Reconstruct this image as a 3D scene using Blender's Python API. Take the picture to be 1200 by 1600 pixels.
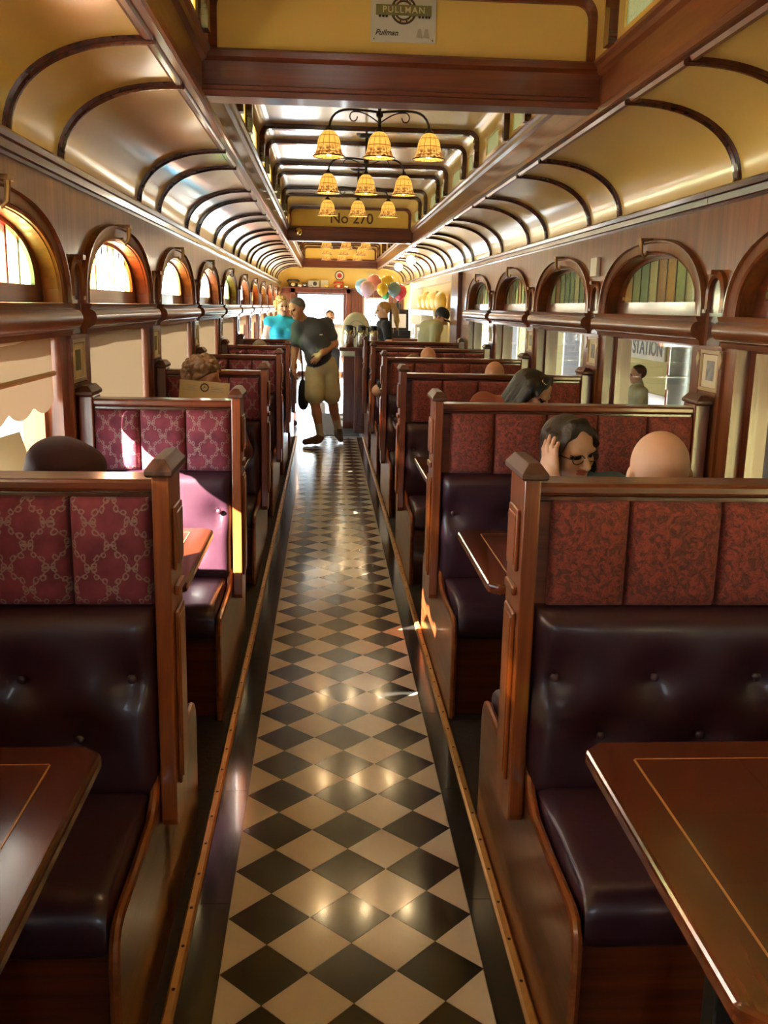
import bpy, bmesh, math, random
import numpy as np
from mathutils import Vector, Matrix

for _o in list(bpy.data.objects):
    bpy.data.objects.remove(_o)
S = bpy.context.scene
COL = S.collection
random.seed(7)

# ------------------------------------------------------------------ camera, light, exposure
CAM_POS = (-0.079, 0.0, 1.5904)
F_PX, PITCH, YAW, ROLL = 1480.0, 0.212873, 0.0649837, 0.0212061
cam = bpy.data.cameras.new('camera')
cam.sensor_fit = 'HORIZONTAL'
cam.sensor_width = 36.0
cam.lens = F_PX / 1200.0 * 36.0
cam.clip_start = 0.02
cam.clip_end = 500
cam_o = bpy.data.objects.new('camera', cam)
COL.objects.link(cam_o)


def cam_axes():
    cy, sy = math.cos(YAW), math.sin(YAW)
    cp, sp = math.cos(PITCH), math.sin(PITCH)
    fwd = Vector((sy * cp, cy * cp, -sp))
    right0 = Vector((cy, -sy, 0))
    up0 = Vector((sy * sp, cy * sp, cp))
    cr, sr = math.cos(ROLL), math.sin(ROLL)
    right = right0 * cr + up0 * sr
    up = -right0 * sr + up0 * cr
    return right, up, fwd


_r, _u, _f = cam_axes()
cam_o.matrix_world = Matrix(((_r.x, _u.x, -_f.x, CAM_POS[0]), (_r.y, _u.y, -_f.y, CAM_POS[1]),
                             (_r.z, _u.z, -_f.z, CAM_POS[2]), (0, 0, 0, 1)))
S.camera = cam_o

w = bpy.data.worlds.new('sky')
S.world = w
w.use_nodes = True
_bg = w.node_tree.nodes['Background']
_bg.inputs['Color'].default_value = (0.74, 0.87, 1.0, 1)
_bg.inputs['Strength'].default_value = 9.0

sun = bpy.data.lights.new('sun', 'SUN')
sun.energy = 100.0
sun.angle = math.radians(0.6)
sun.color = (1.0, 0.93, 0.82)
sun_o = bpy.data.objects.new('sun', sun)
COL.objects.link(sun_o)
_d = Vector((0.68, 0.565, -0.435)).normalized()
sun_o.rotation_euler = _d.to_track_quat('-Z', 'Y').to_euler()

S.view_settings.view_transform = 'Standard'
S.view_settings.look = 'None'
S.view_settings.gamma = 1.0
S.view_settings.use_curve_mapping = False
S.view_settings.exposure = 0.70
S.cycles.use_denoising = True
S.cycles.max_bounces = 10
S.cycles.diffuse_bounces = 5
S.cycles.glossy_bounces = 4
S.cycles.transmission_bounces = 6
S.cycles.transparent_max_bounces = 12
S.cycles.sample_clamp_indirect = 8.0
S.cycles.caustics_reflective = False
S.cycles.caustics_refractive = False

# ------------------------------------------------------------------ materials
M = {}


def new_mat(name):
    m = bpy.data.materials.new(name)
    m.use_nodes = True
    nt = m.node_tree
    b = nt.nodes['Principled BSDF']
    M[name] = m
    return m, nt, b


def plain(name, col, rough=0.5, metal=0.0, coat=0.0, emit=None, es=0.0, noise=0.0, nscale=20.0, bump=0.0, spec=0.5):
    m, nt, b = new_mat(name)
    b.inputs['Base Color'].default_value = (*col, 1)
    b.inputs['Roughness'].default_value = rough
    b.inputs['Metallic'].default_value = metal
    b.inputs['Coat Weight'].default_value = coat
    b.inputs['Coat Roughness'].default_value = 0.08
    b.inputs['Specular IOR Level'].default_value = spec
    if emit:
        b.inputs['Emission Color'].default_value = (*emit, 1)
        b.inputs['Emission Strength'].default_value = es
    if noise > 0 or bump > 0:
        tc = nt.nodes.new('ShaderNodeTexCoord')
        n = nt.nodes.new('ShaderNodeTexNoise')
        n.inputs['Scale'].default_value = nscale
        n.inputs['Detail'].default_value = 4
        nt.links.new(tc.outputs['Object'], n.inputs['Vector'])
        if noise > 0:
            mr = nt.nodes.new('ShaderNodeMapRange')
            mr.inputs['To Min'].default_value = 1 - noise
            mr.inputs['To Max'].default_value = 1 + noise
            nt.links.new(n.outputs['Fac'], mr.inputs['Value'])
            mx = nt.nodes.new('ShaderNodeVectorMath')
            mx.operation = 'SCALE'
            mx.inputs[0].default_value = col
            nt.links.new(mr.outputs['Result'], mx.inputs['Scale'])
            nt.links.new(mx.outputs['Vector'], b.inputs['Base Color'])
        if bump > 0:
            bp = nt.nodes.new('ShaderNodeBump')
            bp.inputs['Strength'].default_value = bump
            bp.inputs['Distance'].default_value = 0.01
            nt.links.new(n.outputs['Fac'], bp.inputs['Height'])
            nt.links.new(bp.outputs['Normal'], b.inputs['Normal'])
    return m


def wood(name, dark, light, axis='Y', rough=0.3, coat=0.5, scale=1.0, coatr=0.1):
    """varnished wood: stretched grain noise along one axis"""
    m, nt, b = new_mat(name)
    tc = nt.nodes.new('ShaderNodeTexCoord')
    mp = nt.nodes.new('ShaderNodeMapping')
    st = {'X': (1.2, 28, 28), 'Y': (28, 1.2, 28), 'Z': (28, 28, 1.2)}[axis]
    mp.inputs['Scale'].default_value = tuple(s * scale for s in st)
    nt.links.new(tc.outputs['Object'], mp.inputs['Vector'])
    n = nt.nodes.new('ShaderNodeTexNoise')
    n.inputs['Scale'].default_value = 1.0
    n.inputs['Detail'].default_value = 6
    n.inputs['Roughness'].default_value = 0.65
    n.inputs['Distortion'].default_value = 0.6
    nt.links.new(mp.outputs['Vector'], n.inputs['Vector'])
    cr = nt.nodes.new('ShaderNodeValToRGB')
    cr.color_ramp.elements[0].position = 0.3
    cr.color_ramp.elements[0].color = (*dark, 1)
    cr.color_ramp.elements[1].position = 0.72
    cr.color_ramp.elements[1].color = (*light, 1)
    nt.links.new(n.outputs['Fac'], cr.inputs['Fac'])
    oi = nt.nodes.new('ShaderNodeObjectInfo')
    hs = nt.nodes.new('ShaderNodeHueSaturation')
    mr = nt.nodes.new('ShaderNodeMapRange')
    mr.inputs['To Min'].default_value = 0.88
    mr.inputs['To Max'].default_value = 1.12
    nt.links.new(oi.outputs['Random'], mr.inputs['Value'])
    nt.links.new(mr.outputs['Result'], hs.inputs['Value'])
    nt.links.new(cr.outputs['Color'], hs.inputs['Color'])
    nt.links.new(hs.outputs['Color'], b.inputs['Base Color'])
    b.inputs['Roughness'].default_value = rough
    b.inputs['Coat Weight'].default_value = coat
    b.inputs['Coat Roughness'].default_value = coatr
    bp = nt.nodes.new('ShaderNodeBump')
    bp.inputs['Strength'].default_value = 0.06
    bp.inputs['Distance'].default_value = 0.002
    nt.links.new(n.outputs['Fac'], bp.inputs['Height'])
    nt.links.new(bp.outputs['Normal'], b.inputs['Normal'])
    return m


MA_D, MA_L = (0.060, 0.011, 0.004), (0.21, 0.046, 0.011)
for ax in 'XYZ':
    wood('mahogany_' + ax, MA_D, MA_L, ax)
    wood('mahogany_wall_' + ax, (0.095, 0.024, 0.007), (0.27, 0.085, 0.021), ax, rough=0.36, coat=0.35, scale=0.6)
    wood('mahogany_dark_' + ax, (0.032, 0.007, 0.003), (0.095, 0.020, 0.007), ax, rough=0.25, coat=0.6)
    wood('post_wood_' + ax, (0.13, 0.027, 0.006), (0.34, 0.092, 0.018), ax, rough=0.3, coat=0.4)
    wood('table_wood_' + ax, (0.055, 0.011, 0.004), (0.100, 0.025, 0.008), ax, rough=0.2, coat=0.6, scale=1.3, coatr=0.14)
wood('cap_wood', (0.045, 0.014, 0.007), (0.12, 0.040, 0.018), 'Y', rough=0.5, coat=0.08)
plain('inlay', (0.50, 0.26, 0.08), 0.25, coat=0.5)
plain('cream', (0.79, 0.55, 0.135), 0.34, coat=1.0, noise=0.05, nscale=3.0)
M['cream'].node_tree.nodes['Principled BSDF'].inputs['Coat Roughness'].default_value = 0.16
plain('cream_flat', (0.78, 0.54, 0.14), 0.5, noise=0.04, nscale=4.0)
plain('leather', (0.038, 0.0115, 0.020), 0.36, coat=0.15, noise=0.12, nscale=60, bump=0.05)
plain('leather_pink', (0.20, 0.06, 0.075), 0.36, coat=0.15, noise=0.1, nscale=60, bump=0.04)
plain('black_tile', (0.022, 0.019, 0.016), 0.16, coat=0.3, noise=0.35, nscale=9)
plain('white_tile', (0.70, 0.62, 0.47), 0.17, coat=0.3, noise=0.05, nscale=14)
plain('border_tile', (0.020, 0.017, 0.014), 0.17, coat=0.3, noise=0.35, nscale=7)
plain('grout', (0.02, 0.016, 0.012), 0.7)
plain('brass', (0.62, 0.34, 0.11), 0.4, metal=0.6, noise=0.25, nscale=25)
plain('brass_silhouette', (0.28, 0.15, 0.06), 0.4, metal=0.8, noise=0.2, nscale=25)  # brass of the hooks, their dark silhouette put into the colour
plain('brass_shiny', (0.70, 0.48, 0.18), 0.2, metal=1.0)
plain('dark_metal', (0.03, 0.022, 0.018), 0.4, metal=0.6)
plain('steel', (0.62, 0.60, 0.54), 0.22, metal=1.0)
plain('chrome_white', (0.82, 0.82, 0.80), 0.25, coat=0.3)
plain('carpet', (0.030, 0.017, 0.013), 0.95, noise=0.5, nscale=45, bump=0.3)
plain('lino', (0.52, 0.55, 0.60), 0.13, coat=0.3, noise=0.05, nscale=5)
plain('mat_black', (0.012, 0.012, 0.014), 0.7, noise=0.3, nscale=40)
plain('black_plastic', (0.015, 0.015, 0.017), 0.35)
plain('white_plastic', (0.78, 0.76, 0.68), 0.4)
plain('paper', (0.78, 0.72, 0.58), 0.7)
plain('paper_white', (0.85, 0.85, 0.83), 0.7)
plain('menu_card', (0.62, 0.50, 0.25), 0.6)
plain('ink', (0.035, 0.022, 0.015), 0.6)
plain('ink_grey', (0.25, 0.25, 0.26), 0.6)
plain('ink_brown', (0.10, 0.035, 0.015), 0.6)
plain('sign_green', (0.20, 0.20, 0.065), 0.6)
plain('sign_cream', (0.70, 0.66, 0.40), 0.5)
plain('sign_white', (0.62, 0.62, 0.56), 0.35)
plain('ink_pale', (0.42, 0.40, 0.32), 0.6)
plain('frame_pale', (0.50, 0.38, 0.20), 0.4, coat=0.2)
plain('mat_board', (0.72, 0.66, 0.48), 0.8)
plain('print_grey', (0.30, 0.31, 0.30), 0.7, noise=0.6, nscale=30)
plain('print_green', (0.16, 0.17, 0.08), 0.7, noise=0.6, nscale=30)
plain('red_plastic', (0.55, 0.04, 0.03), 0.35)
plain('yellow_bag', (0.72, 0.52, 0.14), 0.35, noise=0.2, nscale=12, bump=0.4)
plain('napkin', (0.80, 0.70, 0.38), 0.8)
plain('blue_card', (0.45, 0.66, 0.85), 0.5)
plain('station_wall', (0.60, 0.54, 0.22), 0.8, noise=0.08, nscale=3)
plain('station_sign', (0.82, 0.80, 0.70), 0.6)
plain('asphalt', (0.36, 0.34, 0.32), 0.9, noise=0.15, nscale=2)
plain('galv', (0.48, 0.52, 0.50), 0.35, metal=0.8)
plain('roof_dark', (0.12, 0.11, 0.10), 0.8)
plain('steel_blue', (0.42, 0.52, 0.62), 0.4)
plain('car_pink', (0.65, 0.35, 0.55), 0.4, coat=0.5)
plain('tree_green', (0.06, 0.11, 0.03), 0.8, noise=0.4, nscale=6, bump=0.6)
plain('foliage', (0.10, 0.17, 0.05), 0.8, noise=0.4, nscale=6, bump=0.6)
for nme, c in dict(balloon_pink=(0.85, 0.32, 0.32), balloon_lilac=(0.72, 0.50, 0.68), balloon_yellow=(0.85, 0.62, 0.04), balloon_gold=(0.80, 0.52, 0.03),
                   balloon_blue=(0.25, 0.55, 0.85), balloon_grey=(0.16, 0.27, 0.32), balloon_red=(0.80, 0.05, 0.12), balloon_green=(0.1, 0.5, 0.2)).items():
    plain(nme, c, 0.25, coat=0.4)
# people
plain('skin', (0.56, 0.29, 0.19), 0.5, noise=0.06, nscale=30)
plain('skin_pale', (0.62, 0.38, 0.27), 0.5, noise=0.06, nscale=30)
plain('skin_tan', (0.52, 0.25, 0.15), 0.5, noise=0.06, nscale=30)
plain('lip', (0.42, 0.13, 0.11), 0.45)
plain('eye_dark', (0.02, 0.015, 0.012), 0.2)
plain('hair_dark', (0.022, 0.013, 0.009), 0.45, noise=0.5, nscale=50, bump=0.5)
plain('hair_black', (0.012, 0.009, 0.008), 0.4, noise=0.5, nscale=50, bump=0.5)
plain('hair_brown', (0.17, 0.085, 0.03), 0.5, noise=0.6, nscale=45, bump=0.8)
plain('hair_blond', (0.62, 0.47, 0.20), 0.5, noise=0.4, nscale=45, bump=0.8)
plain('hair_honey', (0.42, 0.24, 0.09), 0.5, noise=0.4, nscale=60, bump=0.5)
plain('hair_grey', (0.34, 0.28, 0.21), 0.6, noise=0.4, nscale=45, bump=0.8)
plain('hair_gs', (0.12, 0.11, 0.11), 0.6, noise=0.4, nscale=60, bump=0.4)
for nme, c in dict(cl_teal=(0.02, 0.38, 0.55), cl_charcoal=(0.075, 0.078, 0.095), cl_khaki=(0.64, 0.55, 0.33), cl_black=(0.012, 0.012, 0.014), cl_sage=(0.46, 0.47, 0.29),
                   cl_denim=(0.10, 0.17, 0.27), cl_maroon=(0.10, 0.02, 0.022), cl_rust=(0.28, 0.075, 0.045), cl_brown=(0.10, 0.05, 0.03), cl_blue=(0.05, 0.09, 0.22),
                   cl_white=(0.75, 0.74, 0.70), cl_cream=(0.66, 0.60, 0.40), cl_grey=(0.2, 0.2, 0.2)).items():
    plain(nme, c, 0.85, noise=0.12, nscale=18, bump=0.12)
plain('cap_maroon', (0.040, 0.006, 0.010), 0.75, noise=0.25, nscale=10, bump=0.1)
plain('shoe', (0.12, 0.07, 0.05), 0.6)
plain('sock', (0.55, 0.50, 0.44), 0.9)


def fabric(name, base1, base2, motif, motif_amt):
    """velvet with a diamond trellis of little scrolls"""
    m, nt, b = new_mat(name)
    N = nt.nodes.new
    L = nt.links.new
    tc = N('ShaderNodeTexCoord')
    sp = N('ShaderNodeSeparateXYZ')
    dn = N('ShaderNodeTexNoise')
    dn.inputs['Scale'].default_value = 38
    dn.inputs['Detail'].default_value = 1
    L(tc.outputs['Object'], dn.inputs['Vector'])
    dmix = N('ShaderNodeVectorMath')
    dmix.operation = 'MULTIPLY_ADD'
    L(dn.outputs['Color'], dmix.inputs[0])
    dmix.inputs[1].default_value = (0.016, 0.016, 0.016)
    L(tc.outputs['Object'], dmix.inputs[2])
    L(dmix.outputs['Vector'], sp.inputs[0])

    def mth(op, a, bb=None, c=None):
        n = N('ShaderNodeMath')
        n.operation = op
        for i, v in enumerate((a, bb, c)):
            if v is None:
                continue
            if isinstance(v, (int, float)):
                n.inputs[i].default_value = v
            else:
                L(v, n.inputs[i])
        return n.outputs[0]
    x = mth('DIVIDE', sp.outputs['X'], 0.092)
    z = mth('DIVIDE', sp.outputs['Z'], 0.106)
    u = mth('ADD', x, z)
    v = mth('SUBTRACT', x, z)

    def rings(p, q):
        # scrolls strung along the lines q = integer
        t = mth('SUBTRACT', mth('FRACT', mth('ADD', q, 0.5)), 0.5)
        s = mth('SUBTRACT', mth('FRACT', mth('MULTIPLY', p, 4.0)), 0.5)
        side = mth('SUBTRACT', mth('MULTIPLY', mth('GREATER_THAN', mth('FRACT', mth('MULTIPLY', p, 2.0)), 0.5), 0.11), 0.055)
        t2 = mth('MULTIPLY', mth('ADD', t, side), 4.6)
        r = mth('SQRT', mth('ADD', mth('MULTIPLY', s, s), mth('MULTIPLY', t2, t2)))
        ring = mth('LESS_THAN', mth('ABSOLUTE', mth('SUBTRACT', r, 0.33)), 0.11)
        line = mth('LESS_THAN', mth('ABSOLUTE', t), 0.018)
        return mth('MAXIMUM', ring, line)
    mask = mth('MAXIMUM', rings(u, v), rings(v, u))
    n = N('ShaderNodeTexNoise')
    n.inputs['Scale'].default_value = 14
    n.inputs['Detail'].default_value = 5
    L(tc.outputs['Object'], n.inputs['Vector'])
    cr = N('ShaderNodeValToRGB')
    cr.color_ramp.elements[0].position = 0.35
    cr.color_ramp.elements[0].color = (*base1, 1)
    cr.color_ramp.elements[1].position = 0.65
    cr.color_ramp.elements[1].color = (*base2, 1)
    L(n.outputs['Fac'], cr.inputs['Fac'])
    n2 = N('ShaderNodeTexNoise')
    n2.inputs['Scale'].default_value = 90
    L(tc.outputs['Object'], n2.inputs['Vector'])
    mk = mth('MULTIPLY', mask, mth('MULTIPLY', mth('ADD', n2.outputs['Fac'], 0.3), motif_amt))
    mix = N('ShaderNodeMix')
    mix.data_type = 'RGBA'
    L(mk, mix.inputs[0])
    L(cr.outputs['Color'], mix.inputs[6])
    mix.inputs[7].default_value = (*motif, 1)
    L(mix.outputs[2], b.inputs['Base Color'])
    b.inputs['Roughness'].default_value = 0.85
    b.inputs['Sheen Weight'].default_value = 0.35
    b.inputs['Sheen Roughness'].default_value = 0.4
    b.inputs['Sheen Tint'].default_value = (0.9, 0.4, 0.45, 1)
    bp = N('ShaderNodeBump')
    bp.inputs['Strength'].default_value = 0.25
    bp.inputs['Distance'].default_value = 0.004
    L(n2.outputs['Fac'], bp.inputs['Height'])
    L(bp.outputs['Normal'], b.inputs['Normal'])


fabric('fabric_trellis', (0.125, 0.017, 0.034), (0.235, 0.038, 0.062), (0.30, 0.22, 0.19), 0.85)


def mottled(name):  # same pad cloth as the trellis; mostly its different light put into the colour
    m, nt, b = new_mat(name)
    N = nt.nodes.new
    L = nt.links.new
    tc = N('ShaderNodeTexCoord')
    v = N('ShaderNodeTexVoronoi')
    v.feature = 'DISTANCE_TO_EDGE'
    v.inputs['Scale'].default_value = 42
    n = N('ShaderNodeTexNoise')
    n.inputs['Scale'].default_value = 44
    n.inputs['Detail'].default_value = 6
    n.inputs['Distortion'].default_value = 1.6
    L(tc.outputs['Object'], n.inputs['Vector'])
    mixv = N('ShaderNodeMix')
    mixv.data_type = 'VECTOR'
    mixv.inputs[0].default_value = 0.06
    L(tc.outputs['Object'], mixv.inputs[4])
    L(n.outputs['Color'], mixv.inputs[5])
    L(mixv.outputs[1], v.inputs['Vector'])
    cr = N('ShaderNodeValToRGB')
    cr.color_ramp.elements[0].position = 0.40
    cr.color_ramp.elements[0].color = (0.115, 0.032, 0.024, 1)
    cr.color_ramp.elements[1].position = 0.56
    cr.color_ramp.elements[1].color = (0.28, 0.050, 0.036, 1)
    L(n.outputs['Fac'], cr.inputs['Fac'])
    mr = N('ShaderNodeMapRange')
    mr.inputs['From Max'].default_value = 0.12
    mr.inputs['To Min'].default_value = 0.55
    L(v.outputs['Distance'], mr.inputs['Value'])
    sc = N('ShaderNodeVectorMath')
    sc.operation = 'SCALE'
    L(cr.outputs['Color'], sc.inputs[0])
    L(mr.outputs['Result'], sc.inputs['Scale'])
    L(sc.outputs['Vector'], b.inputs['Base Color'])
    b.inputs['Roughness'].default_value = 0.85
    b.inputs['Sheen Weight'].default_value = 0.3
    b.inputs['Sheen Tint'].default_value = (0.9, 0.4, 0.4, 1)
    bp = N('ShaderNodeBump')
    bp.inputs['Strength'].default_value = 0.35
    bp.inputs['Distance'].default_value = 0.004
    L(n.outputs['Fac'], bp.inputs['Height'])
    L(bp.outputs['Normal'], b.inputs['Normal'])


mottled('fabric_other_light')


def glass(name, col=(1, 1, 1), gloss=0.08, rough=0.02, wavy=0.0):
    """thin pane: tinted see-through with a mirror reflection growing at grazing angles"""
    m = bpy.data.materials.new(name)
    m.use_nodes = True
    nt = m.node_tree
    nt.nodes.clear()
    out = nt.nodes.new('ShaderNodeOutputMaterial')
    tr = nt.nodes.new('ShaderNodeBsdfTransparent')
    tr.inputs[0].default_value = (*col, 1)
    gl = nt.nodes.new('ShaderNodeBsdfGlossy')
    gl.inputs['Roughness'].default_value = rough
    fr = nt.nodes.new('ShaderNodeLayerWeight')
    fr.inputs['Blend'].default_value = 0.25
    if wavy:
        tc = nt.nodes.new('ShaderNodeTexCoord')
        n = nt.nodes.new('ShaderNodeTexNoise')
        n.inputs['Scale'].default_value = 60
        nt.links.new(tc.outputs['Object'], n.inputs['Vector'])
        bp = nt.nodes.new('ShaderNodeBump')
        bp.inputs['Strength'].default_value = wavy
        bp.inputs['Distance'].default_value = 0.01
        nt.links.new(n.outputs['Fac'], bp.inputs['Height'])
        nt.links.new(bp.outputs['Normal'], gl.inputs['Normal'])
    ml = nt.nodes.new('ShaderNodeMath')
    ml.operation = 'MULTIPLY'
    ml.inputs[1].default_value = gloss * 4
    nt.links.new(fr.outputs['Fresnel'], ml.inputs[0])
    mx = nt.nodes.new('ShaderNodeMixShader')
    nt.links.new(ml.outputs[0], mx.inputs[0])
    nt.links.new(tr.outputs[0], mx.inputs[1])
    nt.links.new(gl.outputs[0], mx.inputs[2])
    nt.links.new(mx.outputs[0], out.inputs[0])
    M[name] = m


def textured_glass(name, col, op=0.45):
    """rolled cathedral glass: part see-through, part scattering"""
    m = bpy.data.materials.new(name)
    m.use_nodes = True
    nt = m.node_tree
    nt.nodes.clear()
    out = nt.nodes.new('ShaderNodeOutputMaterial')
    tr = nt.nodes.new('ShaderNodeBsdfTransparent')
    tr.inputs[0].default_value = (*col, 1)
    tl = nt.nodes.new('ShaderNodeBsdfTranslucent')
    tl.inputs[0].default_value = (*col, 1)
    gl = nt.nodes.new('ShaderNodeBsdfGlossy')
    gl.inputs['Roughness'].default_value = 0.15
    tc = nt.nodes.new('ShaderNodeTexCoord')
    n = nt.nodes.new('ShaderNodeTexNoise')
    n.inputs['Scale'].default_value = 70
    nt.links.new(tc.outputs['Object'], n.inputs['Vector'])
    bp = nt.nodes.new('ShaderNodeBump')
    bp.inputs['Strength'].default_value = 0.9
    bp.inputs['Distance'].default_value = 0.02
    nt.links.new(n.outputs['Fac'], bp.inputs['Height'])
    nt.links.new(bp.outputs['Normal'], gl.inputs['Normal'])
    nt.links.new(bp.outputs['Normal'], tl.inputs['Normal'])
    m1 = nt.nodes.new('ShaderNodeMixShader')
    m1.inputs[0].default_value = op
    nt.links.new(tr.outputs[0], m1.inputs[1])
    nt.links.new(tl.outputs[0], m1.inputs[2])
    m2 = nt.nodes.new('ShaderNodeMixShader')
    m2.inputs[0].default_value = 0.08
    nt.links.new(m1.outputs[0], m2.inputs[1])
    nt.links.new(gl.outputs[0], m2.inputs[2])
    nt.links.new(m2.outputs[0], out.inputs[0])
    M[name] = m


glass('clear_glass', (0.93, 0.95, 0.94), 0.10)
STAIN = [('stain_clear', (0.92, 0.92, 0.88)), ('stain_yellow', (0.95, 0.82, 0.45)), ('stain_orange', (0.92, 0.50, 0.20)), ('stain_red', (0.85, 0.30, 0.22)), ('stain_green', (0.55, 0.85, 0.50))]

RSTAIN = [('rolled_green', (0.74, 0.82, 0.62)), ('rolled_amber', (0.90, 0.74, 0.48)), ('rolled_pale', (0.92, 0.92, 0.74)), ('rolled_teal', (0.60, 0.72, 0.60)), ('rolled_rose', (0.82, 0.66, 0.52))]
for n_, c_ in STAIN:
    textured_glass(n_, c_, 0.84)
for n_, c_ in RSTAIN:
    textured_glass(n_, c_)
textured_glass('frosted', (0.30, 0.28, 0.17), 0.85)


def shade_mat(name, col, tl):
    m = bpy.data.materials.new(name)
    m.use_nodes = True
    nt = m.node_tree
    nt.nodes.clear()
    out = nt.nodes.new('ShaderNodeOutputMaterial')
    df = nt.nodes.new('ShaderNodeBsdfDiffuse')
    df.inputs[0].default_value = (*col, 1)
    t = nt.nodes.new('ShaderNodeBsdfTranslucent')
    t.inputs[0].default_value = (*col, 1)
    mx = nt.nodes.new('ShaderNodeMixShader')
    mx.inputs[0].default_value = tl
    nt.links.new(df.outputs[0], mx.inputs[1])
    nt.links.new(t.outputs[0], mx.inputs[2])
    nt.links.new(mx.outputs[0], out.inputs[0])
    M[name] = m


shade_mat('shade_cloth', (0.56, 0.42, 0.27), 0.022)


def lampshade_mat():
    """backlit leaded glass: amber tiles, darker leading and a mottled brown skirt low down"""
    m, nt, b = new_mat('lamp_glass')
    N = nt.nodes.new
    L = nt.links.new
    tc = N('ShaderNodeTexCoord')
    sp = N('ShaderNodeSeparateXYZ')
    L(tc.outputs['Object'], sp.inputs[0])
    at = N('ShaderNodeMath')
    at.operation = 'ARCTAN2'
    L(sp.outputs['Y'], at.inputs[0])
    L(sp.outputs['X'], at.inputs[1])
    fr = N('ShaderNodeMath')
    fr.operation = 'MULTIPLY'
    L(at.outputs[0], fr.inputs[0])
    fr.inputs[1].default_value = 12 / (2 * math.pi)
    f2 = N('ShaderNodeMath')
    f2.operation = 'FRACT'
    L(fr.outputs[0], f2.inputs[0])
    l1 = N('ShaderNodeMath')
    l1.operation = 'LESS_THAN'
    L(f2.outputs[0], l1.inputs[0])
    l1.inputs[1].default_value = 0.1
    zz = N('ShaderNodeMath')
    zz.operation = 'MULTIPLY'
    L(sp.outputs['Z'], zz.inputs[0])
    zz.inputs[1].default_value = 22
    f3 = N('ShaderNodeMath')
    f3.operation = 'FRACT'
    L(zz.outputs[0], f3.inputs[0])
    l2 = N('ShaderNodeMath')
    l2.operation = 'LESS_THAN'
    L(f3.outputs[0], l2.inputs[0])
    l2.inputs[1].default_value = 0.1
    mxx = N('ShaderNodeMath')
    mxx.operation = 'MAXIMUM'
    L(l1.outputs[0], mxx.inputs[0])
    L(l2.outputs[0], mxx.inputs[1])
    vo = N('ShaderNodeTexVoronoi')
    vo.inputs['Scale'].default_value = 55
    L(tc.outputs['Object'], vo.inputs['Vector'])
    crl = N('ShaderNodeValToRGB')
    e = crl.color_ramp.elements
    e[0].position = 0.30
    e[0].color = (0.10, 0.012, 0.002, 1)
    e[1].position = 0.78
    e[1].color = (1.0, 0.55, 0.12, 1)
    L(vo.outputs['Distance'], crl.inputs['Fac'])
    low = N('ShaderNodeMapRange')
    low.inputs['From Min'].default_value = -0.030
    low.inputs['From Max'].default_value = 0.005
    L(sp.outputs['Z'], low.inputs['Value'])
    mix = N('ShaderNodeMix')
    mix.data_type = 'RGBA'
    L(low.outputs['Result'], mix.inputs[0])
    L(crl.outputs['Color'], mix.inputs[6])
    mix.inputs[7].default_value = (1.0, 0.48, 0.075, 1)
    mix2 = N('ShaderNodeMix')
    mix2.data_type = 'RGBA'
    L(mxx.outputs[0], mix2.inputs[0])
    L(mix.outputs[2], mix2.inputs[6])
    mix2.inputs[7].default_value = (0.28, 0.075, 0.008, 1)
    b.inputs['Base Color'].default_value = (0.22, 0.09, 0.025, 1)
    L(mix2.outputs[2], b.inputs['Emission Color'])
    b.inputs['Emission Strength'].default_value = 0.80
    b.inputs['Roughness'].default_value = 0.3


lampshade_mat()
plain('bulb', (1, 0.9, 0.7), 0.3, emit=(1.0, 0.76, 0.40), es=115.0)

plain('globe_glow', (1, 0.95, 0.85), 0.3, emit=(1.0, 0.90, 0.72), es=45.0)

# ------------------------------------------------------------------ mesh helpers


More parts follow.
